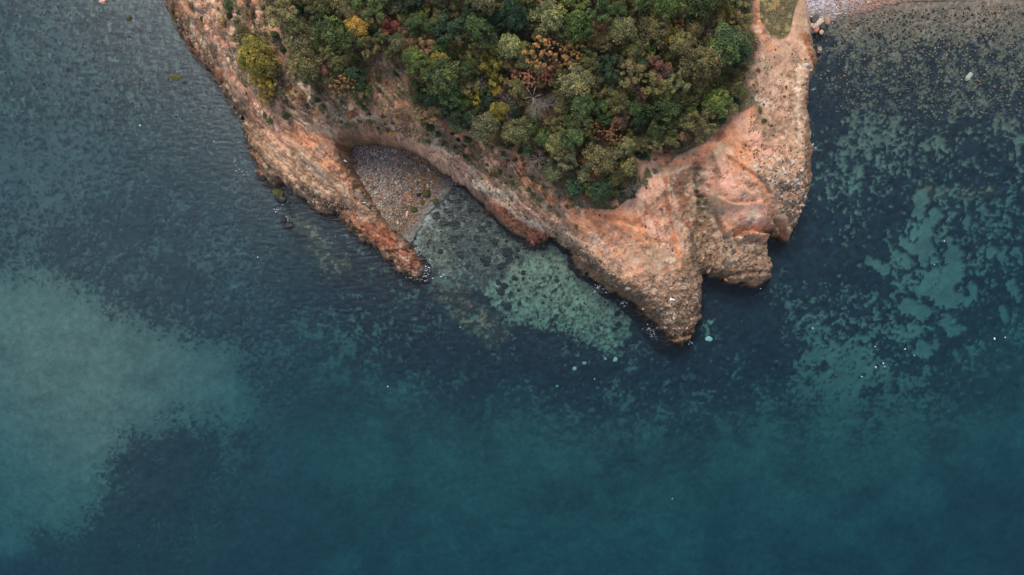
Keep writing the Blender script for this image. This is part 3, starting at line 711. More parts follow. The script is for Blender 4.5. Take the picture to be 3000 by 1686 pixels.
# ------------------------------------------------------------------ beaches of pebbles
def beach_grid(poly, wline, slope, name, colours, step=.12, pad=2.2, top=1.4):
    xs = [world_xy(*p)[0] for p in poly]; ys = [world_xy(*p)[1] for p in poly]
    ax = np.arange(min(xs) - pad, max(xs) + pad, step); ay = np.arange(min(ys) - pad, max(ys) + pad, step)
    X, Y = np.meshgrid(ax, ay)
    px, py = to_px(X, Y, .3)
    d, _ = seg_dist(px, py, wline)
    bs = poly_sd(px, py, poly)
    inb = bs > 0
    z = np.where(inb, d, -d * (2.2 if name == 'cove_beach' else 1.0)) / S * slope
    z = np.where((bs < 0) & (seg_dist(px, py, wline)[0] > 1.5 * -bs + 6), .5 * top, z)
    z = np.clip(z, -1.5, top) + .06 * (fbm(X * 2, Y * 2, 3, 401) - .5)
    if name == 'shore_beach': z = z - 1.1 * sstep(4, -46, bs + 26 * (fbm(X * .7, Y * .7, 4, 404) - .5)) * (py > 0)
    f1, f2, idv = worley(X * 4.5, Y * 4.5, 402)
    z += .05 * (.5 - f1)
    big = fbm(X * .5, Y * .5, 4, 403)
    c = np.zeros(X.shape + (3,)) + colours[0]
    c += (np.asarray(colours[1]) - c) * sstep(.42, .62, big)[..., None]
    c += (np.asarray(colours[2]) - c) * ((idv > .85) * .3)[..., None]
    c += (lin(172, 164, 156) - c) * (sstep(1200, 1060, px + (py - 500) * .6) * .55)[..., None] * (name == 'cove_beach')
    c *= (.6 + .8 * idv)[..., None]
    if name == 'cove_beach': c *= (.55 + .45 * sstep(.02, .28, z))[..., None]
    else: c += (np.array([.20, .165, .13]) * (.6 + .8 * idv)[..., None] - c) * sstep(.22, .02, z)[..., None]
    F, used = grid_faces(len(ax), len(ay), keep=bs > -pad * S * .8)
    me = np_mesh(name, np.stack([X, Y, z], -1).reshape(-1, 3)[used], F, c.reshape(-1, 3)[used])
    o = tag(link(name, me, M_beach), kind="structure")
    def zf(x, y):
        i = min(max(int((x - ax[0]) / step), 0), len(ax) - 1); j = min(max(int((y - ay[0]) / step), 0), len(ay) - 1)
        return float(z[j, i])
    return o, zf

M_beach = attr_mat("pebble_shingle", fine=9.0, amount=.35, bump=.4, dist=.05)
M_vcol = attr_mat("mixed_stone", fine=7.0, amount=.2, bump=.25, dist=.03)
cove, cove_z = beach_grid(BEACH, [(1150, 700), (1166, 682), (1175, 655), (1206, 598), (1256, 556), (1290, 508), (1300, 490)], .085, "cove_beach",
    [lin(138, 126, 114), lin(150, 143, 134), lin(156, 118, 94)])
shore, shore_z = beach_grid(SHORE, SHORE[2:11], .09, "shore_beach", [lin(170, 158, 156), lin(160, 120, 102), lin(190, 180, 172)], step=.2)

ICO_V = None
def ico(seed=0, flat=.65, rough=.22, sub=0):
    global ICO_V
    t = (1 + 5 ** .5) / 2
    V = np.array([(-1, t, 0), (1, t, 0), (-1, -t, 0), (1, -t, 0), (0, -1, t), (0, 1, t), (0, -1, -t), (0, 1, -t), (t, 0, -1), (t, 0, 1), (-t, 0, -1), (-t, 0, 1)], float)
    V /= np.linalg.norm(V, axis=1)[:, None]
    F = [(0, 11, 5), (0, 5, 1), (0, 1, 7), (0, 7, 10), (0, 10, 11), (1, 5, 9), (5, 11, 4), (11, 10, 2), (10, 7, 6), (7, 1, 8), (3, 9, 4), (3, 4, 2), (3, 2, 6), (3, 6, 8), (3, 8, 9), (4, 9, 5), (2, 4, 11), (6, 2, 10), (8, 6, 7), (9, 8, 1)]
    for _ in range(sub):
        V = list(map(tuple, V)); cache = {}; G = []
        def mid(a, b):
            k = (min(a, b), max(a, b))
            if k not in cache:
                m = (np.array(V[a]) + np.array(V[b])) / 2; V.append(tuple(m / np.linalg.norm(m))); cache[k] = len(V) - 1
            return cache[k]
        for a, b, c in F:
            x, y, z = mid(a, b), mid(b, c), mid(c, a)
            G += [(a, x, z), (b, y, x), (c, z, y), (x, y, z)]
        F = G; V = np.array(V)
    r = np.random.RandomState(seed)
    nn = 1 + rough * (fbm(V[:, 0] * 1.3 + seed * 3.1 + 9, V[:, 1] * 1.3 + V[:, 2] * 1.7 + 5, 3, seed) - .5) * 4
    V = V * nn[:, None]
    V[:, 2] *= flat
    V[:, 0] *= r.uniform(1.0, 1.35)
    return V, np.array(F)

STONE_MESH = [ico(i, flat=random.uniform(.5, .8), rough=.16, sub=0) for i in range(8)]
def stones_mesh(name, items):
    """items: x, y, z, radius, colour -> one mesh of many stones"""
    VV, FF, CC = [], [], []; off = 0
    for k, (x, y, z, r, cc) in enumerate(items):
        V, F = STONE_MESH[k % 8]
        a = rng.uniform(0, 6.28); ca, sa = math.cos(a), math.sin(a)
        W = np.stack([V[:, 0] * ca - V[:, 1] * sa, V[:, 0] * sa + V[:, 1] * ca, V[:, 2]], 1) * r + (x, y, z)
        VV.append(W); FF.append(F + off); CC.append(np.repeat(np.asarray(cc)[None], len(V), 0)); off += len(V)
    return np_mesh(name, np.concatenate(VV), np.concatenate(FF), np.concatenate(CC))

PEB = [lin(150, 140, 130), lin(120, 112, 104), lin(92, 88, 84), lin(170, 118, 86), lin(186, 172, 156), lin(140, 96, 72), lin(74, 76, 78), lin(160, 130, 108)]
M_peb = [plain_mat("pebble_" + n, c, var=.2, scale=9) for n, c in zip(("pale_grey", "grey", "dark_grey", "orange", "cream", "russet", "slate", "tan"), PEB)]
PEB_MESH = []
for i in range(6):
    V, F = ico(40 + i, flat=.55, rough=.14)
    PEB_MESH.append(np_mesh("pebble", V, F))
for m_ in PEB_MESH: m_.materials.append(M_peb[0])

def set_mat(o, m):
    o.material_slots[0].link = 'OBJECT'; o.material_slots[0].material = m

def sample_poly(poly, n, seed):
    r = np.random.RandomState(seed)
    xs = [p[0] for p in poly]; ys = [p[1] for p in poly]
    out = []
    while len(out) < n:
        x = r.uniform(min(xs), max(xs), 4000); y = r.uniform(min(ys), max(ys), 4000)
        m = inside(x, y, poly)
        out += list(zip(x[m], y[m]))
    return out[:n]

def cove_point(px, py):
    x, y = world_xy(px, py, .4); return x, y, cove_z(x, y)

items = []
for k, (px, py) in enumerate(sample_poly(BEACH[:5] + [(1300, 505), (1305, 540), (1275, 575), (1245, 605), (1222, 645), (1196, 668), (1176, 688)] + BEACH[13:], 4600, 3)):
    x, y, z = cove_point(px, py)
    wetf = np.array([1, 1, 1]) * (1 - .45 * float(sstep(1120, 1230, px + (py - 520) * .25))) * np.array([1.0, .94, .86]) ** float(sstep(500, 640, py) + sstep(1140, 1220, px))
    q = PEB[rng.choice(8, p=[.2, .2, .14, .12, .1, .1, .06, .08])] * rng.uniform(.6, 1.15) * wetf
    if px > 1190 and rng.rand() < .35: q = lin(160, 112, 76) * rng.uniform(.5, 1)
    items.append((x, y, z + .02, rng.uniform(.045, .10), q * np.array([1.22, 1.24, 1.24])))
tag(link("loose_pebbles", stones_mesh("loose_pebbles", items), M_vcol, parent=cove), kind="stuff")
for k, (px, py) in enumerate(sample_poly(BEACH, 260, 5)):
    x, y, z = cove_point(px, py)
    o = link("pebble", PEB_MESH[k % 6], parent=cove)
    set_mat(o, M_peb[rng.choice(8, p=[.2, .15, .1, .17, .14, .1, .04, .1])])
    r_ = rng.uniform(.10, .17) if k > 8 else rng.uniform(.2, .3)
    o.location = (x, y, z + .03); o.rotation_euler = (0, 0, rng.uniform(0, 6.28)); o.scale = (r_, r_ * rng.uniform(.7, 1), r_)
items = []
for k, (px, py) in enumerate(sample_poly([(2355, -40), (2362, 62), (2390, 76), (2470, 66), (2600, 44), (2760, 20), (2760, -30), (2760, -60)], 1700, 8)):
    x, y = world_xy(px, py, .2); z = shore_z(x, y)
    lil = rng.rand() < sstep(2560, 2360, px)
    q = (lin(176, 168, 172) if lil else lin(170, 124, 104)) * rng.uniform(.55, 1.2)
    items.append((x, y, z + .02, rng.uniform(.05, .12), q))
tag(link("loose_pebbles", stones_mesh("shore_pebbles", items), M_vcol, parent=shore), kind="stuff")

# ------------------------------------------------------------------ cobbles set in the rock
M_st = {n: plain_mat("cobble_" + n, c, var=.3, scale=5, bump=.6) for n, c in dict(grey=lin(128, 122, 112), pale=lin(180, 162, 146), dark=lin(78, 74, 68), tan=lin(168, 134, 110), red=lin(158, 106, 88), moss=lin(72, 74, 44), black=lin(34, 32, 32)).items()}
COB = []
for i in range(8):
    V, F = ico(80 + i, flat=.7, rough=.2, sub=1)
    COB.append(np_mesh("stone", V, F)); COB[-1].materials.append(M_st["grey"])
def stone_part(px, py, rpx, kind, sink=.25):
    x, y, z = on_ground(px, py)
    o = link("stone", COB[rng.randint(8)], parent=headland)
    set_mat(o, M_st[kind])
    r_ = rpx / S
    o.location = (x, y, z + r_ * (.5 - sink) * .7 - .05); o.rotation_euler = (rng.uniform(-.3, .3), rng.uniform(-.3, .3), rng.uniform(0, 6.28))
    o.scale = (r_, r_ * rng.uniform(.7, 1), r_ * rng.uniform(.7, 1))
for (px, py, r) in [(2245, 463, 5), (2263, 468, 4), (2280, 470, 6), (2320, 478, 7), (2325, 476, 5), (2210, 490, 5), (2225, 497, 6), (2256, 494, 6), (2268, 505, 5), (2294, 497, 6), (2298, 505, 5), (2291, 512, 4), (2251, 525, 5), (2262, 532, 5),
   (2305, 535, 6), (2318, 540, 4), (2337, 536, 5), (2310, 488, 4), (2178, 463, 4), (2240, 455, 4), (2348, 500, 5), (1985, 508, 4), (2090, 494, 3), (2375, 205, 5), (2362, 225, 5), (2358, 192, 8), (2362, 195, 5), (2352, 205, 5), (1725, 508, 3), (1527, 510, 4)]:
    stone_part(px, py, r, "pale")
for (px, py, r) in [(2302, 596, 7), (2325, 597, 7), (2288, 562, 7), (2306, 610, 6), (2355, 570, 5), (2350, 545, 5), (2002, 817, 7), (2150, 734, 7), (2142, 722, 5), (2072, 702, 5), (2003, 465, 3), (1998, 540, 3), (2360, 480, 5), (2352, 660, 4)]:
    stone_part(px, py, r, "dark")
for (px, py, r) in [(2011, 650, 5), (2020, 662, 6), (2027, 668, 5), (2022, 655, 4), (2128, 820, 7), (2004, 599, 4), (2095, 492, 3), (2112, 515, 5), (1980, 541, 3), (1843, 720, 3), (1492, 622, 4), (1037, 489, 4)]:
    stone_part(px, py, r, "red", .0)
for (px, py, r) in [(2078, 790, 9), (2075, 740, 7), (2058, 748, 4), (2185, 760, 6), (2180, 718, 6), (1915, 855, 9), (1840, 845, 8), (1960, 800, 6), (1990, 790, 5), (1940, 905, 6), (1975, 920, 6), (1885, 905, 5), (1950, 960, 5), (2025, 935, 5), (2000, 960, 4), (1890, 790, 5), (1970, 750, 6)]:
    stone_part(px, py, r, "tan" if r % 2 else "grey", .3)
zones = [([(2290, 540), (2350, 510), (2372, 560), (2350, 630), (2320, 645), (2290, 620), (2275, 580)], 95, 2.5, 6.5, ["grey", "grey", "dark", "tan", "tan"]),
         ([(1900, 830), (2040, 820), (2045, 930), (2010, 1000), (1960, 990), (1910, 935), (1870, 890)], 40, 2, 5, ["tan", "grey", "tan", "dark"]),
         ([(2060, 700), (2200, 720), (2250, 790), (2200, 825), (2080, 800)], 28, 2, 5, ["grey", "tan", "dark"]),
         ([(860, 545), (980, 590), (1000, 622), (900, 595)], 25, 2, 5, ["grey", "dark", "tan"]), ([(1040, 560), (1080, 570), (1120, 640), (1090, 650)], 25, 2, 4.5, ["grey", "tan", "dark"]),
         ([(1690, 720), (1800, 800), (1860, 870), (1780, 830), (1700, 770)], 40, 2, 5, ["grey", "tan", "dark"])]
n_st = 0
for poly, n, a, b, ks in zones:
    for px, py in sample_poly(poly, n, 50 + n):
        if n_st >= 222: break
        n_st += 1
        stone_part(px, py, a + (b - a) * rng.rand() ** 2, ks[rng.randint(len(ks))], .35)
items = []
small_zones = [([(2200, 430), (2370, 420), (2375, 620), (2320, 650), (2280, 600), (2220, 520)], 500), ([(1860, 830), (2045, 820), (2045, 930), (2005, 1005), (1950, 980)], 170), ([(2060, 690), (2250, 700), (2255, 810), (2080, 805)], 130),
   ([(850, 530), (1000, 590), (1110, 640), (1090, 660), (900, 600)], 260), ([(1600, 670), (1700, 700), (1860, 860), (1780, 830)], 320), ([(500, 30), (540, 50), (700, 320), (760, 480), (700, 370)], 160), ([(2220, 140), (2370, 120), (2370, 400), (2180, 420)], 60), ([(1250, 420), (1600, 640), (1560, 660), (1300, 480)], 160), ([(1700, 570), (2000, 480), (1990, 760), (1800, 700)], 40)]
for poly, n in small_zones:
    for px, py in sample_poly(poly, n, 70 + n):
        x, y, z = on_ground(px, py)
        if z < .15: continue
        items.append((x, y, z + .01, .04 + .10 * rng.rand() ** 2, [lin(140, 124, 108), lin(104, 90, 78), lin(172, 150, 130), lin(156, 114, 90), lin(74, 64, 56)][rng.randint(5)] * rng.uniform(.7, 1.1)))
tag(link("loose_stones", stones_mesh("loose_stones", items), M_vcol, parent=headland), kind="stuff")

# stones lying on the sea floor
f_items = []
def sea_floor(px, py, d0=2.0):
    z = -d0
    for _ in range(5):
        x, y = world_xy(px, py, z)
        hh, _, dd, _, _ = seabed_fields(np.array([[x]]), np.array([[y]]))
        z = float(hh[0, 0])
    return x, y, z
def sea_floor_many(P):
    px = np.array([p[0] for p in P], float)[None]; py = np.array([p[1] for p in P], float)[None]
    z = np.full(px.shape, -2.0)
    for _ in range(4):
        k = (H - z) / H / S
        x = (px - 1500) * k; y = (843 - py) * k
        z = seabed_fields(x, y)[0]
    return x[0], y[0], z[0]
zs = [([(2440, 80), (2600, 30), (3010, 10), (3010, 330), (2700, 360), (2450, 330)], 4200), ([(0, 0), (480, 0), (620, 240), (600, 420), (300, 350), (0, 250)], 800), ([(1175, 660), (1290, 520), (1440, 640), (1560, 760), (1460, 830), (1240, 740)], 900),
      ([(1400, 850), (1560, 745), (1660, 740), (1840, 920), (1850, 960), (1790, 1025), (1500, 950)], 700),
      ([(2380, 60), (2440, 60), (2450, 250), (2400, 350), (2380, 200)], 220)]
for poly, n in zs:
    P = sample_poly(poly, n, 90 + n)
    xx, yy, zz = sea_floor_many(P)
    for (px, py), x, y, z in zip(P, xx, yy, zz):
        tr_ = px > 2000
        pick = rng.rand()
        cc = lin(128, 114, 94) if pick < .42 else (lin(160, 112, 80) if (pick < .52 and tr_) else lin(112, 112, 96)) if pick < .66 else lin(44, 46, 46)
        f_items.append((x, y, z + .03, .04 + .12 * rng.rand() ** 3, cc * rng.uniform(.6, 1.1) * (1 if tr_ else .75)))
tag(link("sunken_stones", stones_mesh("sunken_stones", f_items), M_vcol, parent=seabed), kind="stuff")

# ------------------------------------------------------------------ boulders that stand alone
def boulder_mesh(seed, flat, rough=.22):
    V, F = ico(seed, flat=flat, rough=rough, sub=3)
    n = fbm(V[:, 0] * 4 + seed, V[:, 1] * 4 + V[:, 2] * 3, 4, seed, .6) - .5
    V = V * (1 + .30 * n)[:, None]
    return np_mesh("boulder", V, F)
M_moss = plain_mat("mossy_rock", lin(66, 66, 34), var=.7, scale=3.0, bump=.8)
M_blackrock = plain_mat("wet_black_rock", lin(28, 28, 28), rough=.45, var=.5, scale=3, bump=.8)
M_sunk = plain_mat("pale_sunken_rock", np.array([.40, .45, .30]), var=.2)
M_sunk2 = plain_mat("white_sunken_rock", np.array([.55, .58, .52]), var=.15)
G1 = "rocks awash off the western shore"
def boulder(px, py, r, mat, label, z=.0, flat=.5, sx=1.0, rot=0.0, group=None, name="boulder", floor=False):
    if floor:
        x, y, zz = sea_floor(px, py); zz += .1
    else:
        x, y = world_xy(px, py, z + .15); zz = z
    if group == G1: r *= 1.35
    o = link(name, boulder_mesh(int(px) % 97 + int(py), flat), mat)
    o.location = (x, y, zz); o.scale = (r / S * sx, r / S, r / S); o.rotation_euler = (0, 0, rot)
    return tag(o, label, "rock", group)
G1 = "rocks awash off the western shore"; G2 = "mossy boulders where the cove beach meets the water"; G3 = "pale boulders on the sea floor off the point"; G4 = "rocks at the foot of the shore beach"
boulder(814, 566, 9, M_moss, "green mossy rock awash just below the brown ledge of the west cliff", group=G1, sx=1.2)
boulder(822, 582, 10, M_blackrock, "jagged black rock awash directly below the green mossy one", group=G1, sx=1.3, rot=-.6)
boulder(838, 592, 4, M_blackrock, "small black rock beside the tail of the jagged black rock", group=G1, sx=1.5, rot=-.6, flat=.3)
boulder(807, 607, 3.5, M_blackrock, "tiny black rock alone in the foam off the west ledge", group=G1)
boulder(829, 646, 7, M_blackrock, "smaller round black rock of the pair west of the spit", group=G1)
boulder(844, 662, 9, M_blackrock, "larger broken black rock of the pair west of the spit", group=G1)
boulder(376, 52, 7, M_moss, "small round mossy rock alone in open water near the top left", group="lone rocks in the western water")
boulder(298, 3, 6, M_st["tan"], "orange brown rock breaking the surface at the top edge", group="lone rocks in the western water", sx=1.2)
boulder(513, 226, 8, M_moss, "long low mossy rock awash with two small dark rocks beside it", group="lone rocks in the western water", sx=1.9, flat=.35)
boulder(539, 241, 4, M_blackrock, "small dark rock below right of the long low mossy rock", group="lone rocks in the western water", sx=1.3, flat=.4)
boulder(491, 232, 3, M_blackrock, "tiny dark rock left of the long low mossy rock", group="lone rocks in the western water", flat=.4)
boulder(1248, 567, 11, M_moss, "largest mossy boulder at the water edge of the pebble beach", z=.1, group=G2, flat=.7)
boulder(1275, 590, 8, M_moss, "mossy boulder standing in the water right of the largest one", group=G2, flat=.7)
boulder(1212, 613, 8, M_moss, "round mossy boulder lowest of those by the pebble beach", group=G2, flat=.7)
boulder(1237, 592, 6, M_moss, "small mossy boulder between the largest and the lowest one", group=G2, flat=.5)
boulder(1226, 570, 5, M_blackrock, "small dark boulder on the pebbles left of the largest mossy one", z=.15, group=G2)
boulder(1318, 515, 5, M_blackrock, "dark wet boulder under the cliff at the head of the cove water", group=G2)
boulder(1803, 1054, 7, M_sunk, "yellowish sunken boulder farthest right of the pale scattered four", floor=True, group=G3)
boulder(1773, 1052, 4.5, M_sunk, "narrow pale sunken boulder just left of the yellowish one", floor=True, group=G3, sx=.8)
boulder(1711, 1064, 5, M_sunk, "pale green sunken boulder in the middle of the scattered four", floor=True, group=G3)
boulder(1683, 1080, 5.5, M_sunk, "pale green sunken boulder lowest and leftmost of the scattered four", floor=True, group=G3)
boulder(2076, 993, 8, M_sunk2, "bright whitish sunken boulder just off the rocky point", floor=True)
boulder(1632, 1131, 3, M_sunk, "tiny pale stone on the sea floor below the scattered four", floor=True)
boulder(2837, 226, 8, M_st["pale"], "long pale sunken stone in the stony shallows on the right", floor=True, sx=1.6, rot=.9)
boulder(2403, 146, 9, M_st["tan"], "upright orange tan slab under water beside the east shore", z=-.5, sx=.6, flat=.6, rot=.1)
0 and boulder(2757, 92, 12, plain_mat("orange_sunken_rock", lin(170, 130, 90)), "flat tan patch of rock in the shallows near the right shore", z=-.5, sx=1.6, flat=.2)
for k, (px, py, r, m, lab) in enumerate([(2398, 68, 8, "pale", "long cream stone lying across the dark rocks below the shore beach"), (2410, 62, 4, "pale", "small cream stone right of the long cream stone"), (2390, 56, 8, "dark", "dark rock above the long cream stone"),
    (2380, 74, 7, "tan", "brown rock at the left end of the long cream stone"), (2412, 76, 7, "dark", "dark rock below the small cream stone"), (2394, 86, 6, "red", "orange brown rock below the long cream stone"), (2426, 60, 7, "tan", "brown rock farthest right in the group below the shore beach"),
    (2372, 58, 6, "black", "black rock against the path bank below the shore beach"), (2378, 92, 6, "dark", "dark rock lowest left in the group below the shore beach"), (2408, 94, 5, "tan", "small brown rock lowest right in the group below the shore beach")]):
    boulder(px, py, r * 1.15, M_st[m], lab, z=.34 if k == 0 else .26, sx=1.5 if k == 0 else 1.1, rot=.7 if k == 0 else rng.uniform(0, 3), group=G4, flat=.6)

# ------------------------------------------------------------------ foliage
def leaf_mat(name, c, var=.28):
    m, nt, b = new_mat(name)
    at = N(nt, "ShaderNodeAttribute", attribute_name="tone")
    oi = N(nt, "ShaderNodeObjectInfo")
    mr = N(nt, "ShaderNodeMapRange"); mr.inputs["To Min"].default_value = 1 - var; mr.inputs["To Max"].default_value = 1 + var
    nt.links.new(oi.outputs["Random"], mr.inputs[0])
    mu = N(nt, "ShaderNodeMath", operation='MULTIPLY'); nt.links.new(at.outputs["Fac"], mu.inputs[0]); nt.links.new(mr.outputs[0], mu.inputs[1])
    vm = N(nt, "ShaderNodeVectorMath", operation='SCALE'); vm.inputs[0].default_value = tuple(c)
    nt.links.new(mu.outputs[0], vm.inputs["Scale"])
    hsv = N(nt, "ShaderNodeHueSaturation")
    m2 = N(nt, "ShaderNodeMapRange"); m2.inputs["To Min"].default_value = .475; m2.inputs["To Max"].default_value = .52
    wn_ = N(nt, "ShaderNodeTexWhiteNoise", noise_dimensions='1D'); nt.links.new(oi.outputs["Random"], wn_.inputs["W"])
    nt.links.new(wn_.outputs["Value"], m2.inputs[0]); nt.links.new(m2.outputs[0], hsv.inputs["Hue"])
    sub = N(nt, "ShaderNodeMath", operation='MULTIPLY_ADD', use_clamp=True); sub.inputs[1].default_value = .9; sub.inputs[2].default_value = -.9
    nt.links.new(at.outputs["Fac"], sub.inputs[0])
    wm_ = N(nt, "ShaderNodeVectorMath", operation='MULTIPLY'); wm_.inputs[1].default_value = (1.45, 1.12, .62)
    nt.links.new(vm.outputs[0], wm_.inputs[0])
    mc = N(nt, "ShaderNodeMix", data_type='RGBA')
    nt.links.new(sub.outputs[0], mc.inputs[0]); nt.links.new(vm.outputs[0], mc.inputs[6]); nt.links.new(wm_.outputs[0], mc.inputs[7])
    nt.links.new(mc.outputs[2], hsv.inputs["Color"])
    tl = N(nt, "ShaderNodeBsdfTranslucent"); nt.links.new(hsv.outputs[0], tl.inputs["Color"])
    nt.links.new(hsv.outputs[0], b.inputs["Base Color"])
    mx = N(nt, "ShaderNodeMixShader"); mx.inputs[0].default_value = .2
    out = nt.nodes["Material Output"]
    nt.links.new(b.outputs[0], mx.inputs[1]); nt.links.new(tl.outputs[0], mx.inputs[2]); nt.links.new(mx.outputs[0], out.inputs["Surface"])
    b.inputs["Roughness"].default_value = .7
    return m
LEAF = {k: leaf_mat("leaves_" + k, c) for k, c in dict(
    olive=(.118, .112, .044), green=(.062, .092, .032), dark=(.026, .052, .026), grey_green=(.115, .122, .062), bright=(.09, .13, .034), yellow=(.36, .26, .05),
    yellow_green=(.20, .18, .035), orange=(.27, .15, .055), rust=(.20, .09, .045), coral=(.27, .125, .075), brown=(.17, .105, .062), purple=(.17, .075, .065), pale_olive=(.17, .172, .075)).items()}
M_bark = plain_mat("bark", lin(96, 80, 66), var=.3, scale=4)
M_twig = plain_mat("dead_twigs", lin(136, 124, 114), var=.3, scale=4)

def quads_at(P, Nn, size, r, elong=1.3):
    """leaf quads centred on P with normals Nn"""
    n = len(P)
    a = r.normal(size=(n, 3)); t = np.cross(Nn, a); t /= np.linalg.norm(t, axis=1)[:, None] + 1e-9
    b = np.cross(Nn, t)
    s = size[:, None]
    V = np.stack([P - t * s * elong * .5, P + b * s * .45, P + t * s * elong * .5, P - b * s * .45], 1).reshape(-1, 3)
    F = np.arange(n * 4).reshape(-1, 4)
    return V, F

def crown_mesh(seed, lobes=16, leaves=1500, leaf=.085, spread=.62, lobe_r=(.26, .46), low=-.25, aspect=.8):
    r = np.random.RandomState(seed)
    C = []; 
    for i in range(lobes):
        for _ in range(60):
            d = r.normal(size=3); d /= np.linalg.norm(d)
            if d[2] > low: break
        rad = spread * r.uniform(.55, 1.05)
        C.append((d * rad * np.array([1, 1, aspect]), r.uniform(*lobe_r), r.uniform(.72, 1.25)))
    C.append((np.array([0, 0, spread * .55 * aspect]), lobe_r[1], 1.0))
    w = np.array([c[1] ** 2 for c in C]); w /= w.sum()
    idx = r.choice(len(C), leaves, p=w)
    D = r.normal(size=(leaves, 3)); D /= np.linalg.norm(D, axis=1)[:, None]
    D[:, 2] = np.where(D[:, 2] < -.35, -D[:, 2], D[:, 2])
    cen = np.array([C[i][0] for i in idx]); rr = np.array([C[i][1] for i in idx]); tn = np.array([C[i][2] for i in idx])
    rad = rr * (1 - .45 * r.rand(leaves) ** 2.2)
    # dimpled lobes give smaller sprays of leaves
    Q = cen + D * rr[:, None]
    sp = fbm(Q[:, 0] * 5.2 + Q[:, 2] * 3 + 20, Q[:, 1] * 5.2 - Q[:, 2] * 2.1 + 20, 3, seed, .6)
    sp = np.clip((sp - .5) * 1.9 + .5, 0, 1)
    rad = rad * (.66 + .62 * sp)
    P = cen + D * rad[:, None] * np.array([1, 1, .85])
    Nn = D + r.normal(size=(leaves, 3)) * .45 + np.array([0, 0, .35]); Nn /= np.linalg.norm(Nn, axis=1)[:, None]
    size = leaf * r.uniform(.7, 1.35, leaves)
    V, F = quads_at(P, Nn, size, r)
    tone = np.repeat(tn * (.50 + .95 * sp) * r.uniform(.65, 1.35, leaves), 4)  # shade painted into the tone: leaves in dimples darker, outer sprays brighter
    me = np_mesh("crown", V, F, smooth=False, tone=tone)
    me.materials.append(LEAF["olive"])
    return me

def tube(segs, sides=4):
    """segs: list of (p0, p1, r0, r1)"""
    V, F = [], []
    for p0, p1, r0, r1 in segs:
        p0 = np.array(p0, float); p1 = np.array(p1, float); d = p1 - p0; L = np.linalg.norm(d)
        if L < 1e-6: continue
        d /= L; a = np.array([0, 0, 1.]) if abs(d[2]) < .9 else np.array([1., 0, 0])
        u = np.cross(d, a); u /= np.linalg.norm(u); w = np.cross(d, u); o = len(V)
        for p, rr in ((p0, r0), (p1, r1)):
            for k in range(sides):
                t = 2 * math.pi * k / sides; V.append(p + (u * math.cos(t) + w * math.sin(t)) * rr)
        for k in range(sides):
            F.append((o + k, o + (k + 1) % sides, o + sides + (k + 1) % sides, o + sides + k))
    return np.array(V), np.array(F)

def trunk_mesh(seed):
    r = np.random.RandomState(seed)
    segs = [((0, 0, -.9), (.03, .02, -.35), .10, .075), ((.03, .02, -.35), (0, 0, .1), .075, .05)]
    for k in range(5):
        a = k * 1.26 + r.uniform(-.3, .3); q = (math.cos(a) * .3, math.sin(a) * .3, .15 + .15 * r.rand())
        segs += [((.02, .02, -.3 + .06 * k), q, .045, .025), (q, (math.cos(a) * .62, math.sin(a) * .62, .25 + .2 * r.rand()), .025, .01)]
    V, F = tube(segs, 5); me = np_mesh("trunk", V, F); me.materials.append(M_bark); return me

def bare_mesh(seed, fan=1.0, n0=9, lean=None):
    r = np.random.RandomState(seed)
    segs = []
    def grow(p, d, L, rad, lev):
        steps = 3
        for i in range(steps):
            d = d + r.normal(size=3) * .16 + np.array([0, 0, .03]); d /= np.linalg.norm(d)
            q = p + d * L / steps
            segs.append((p, q, rad, rad * .8)); p = q; rad *= .8
            if lev < 3:
                for _ in range(r.randint(2, 4) + (lev == 2)):
                    e = d + r.normal(size=3) * .55; e[2] = abs(e[2]) * .6 + .05; e /= np.linalg.norm(e)
                    grow(p, e, L * .55, rad * .6, lev + 1)
    for k in range(n0):
        a = 2 * math.pi * k / n0 + r.uniform(-.7, .7)
        if lean is not None: a = lean + r.uniform(-.7, .7)
        d = np.array([math.cos(a) * fan, math.sin(a) * fan, r.uniform(.25, .7)]); d /= np.linalg.norm(d)
        grow(np.array([0, 0, -.25]), d, .85 * r.uniform(.6, 1.1), .0125, 1)
    V, F = tube(segs, 3); me = np_mesh("branches", V, F); me.materials.append(M_twig); return me

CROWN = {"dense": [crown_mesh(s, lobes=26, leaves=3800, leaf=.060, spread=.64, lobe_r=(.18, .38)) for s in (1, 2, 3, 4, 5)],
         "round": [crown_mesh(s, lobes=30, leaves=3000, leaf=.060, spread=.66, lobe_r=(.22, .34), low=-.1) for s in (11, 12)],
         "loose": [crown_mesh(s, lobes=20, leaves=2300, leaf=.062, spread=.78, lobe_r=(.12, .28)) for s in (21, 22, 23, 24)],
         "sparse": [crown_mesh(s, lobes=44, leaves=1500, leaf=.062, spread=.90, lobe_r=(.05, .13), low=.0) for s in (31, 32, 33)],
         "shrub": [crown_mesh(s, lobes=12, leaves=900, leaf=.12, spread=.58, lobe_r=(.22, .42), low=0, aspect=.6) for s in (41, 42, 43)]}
TRUNK = [trunk_mesh(s) for s in (1, 2, 3)]
BARE = [bare_mesh(s) for s in (1, 2, 3)] + [bare_mesh(4, lean=-1.0), bare_mesh(5, lean=.6), bare_mesh(6, lean=-2.2)]

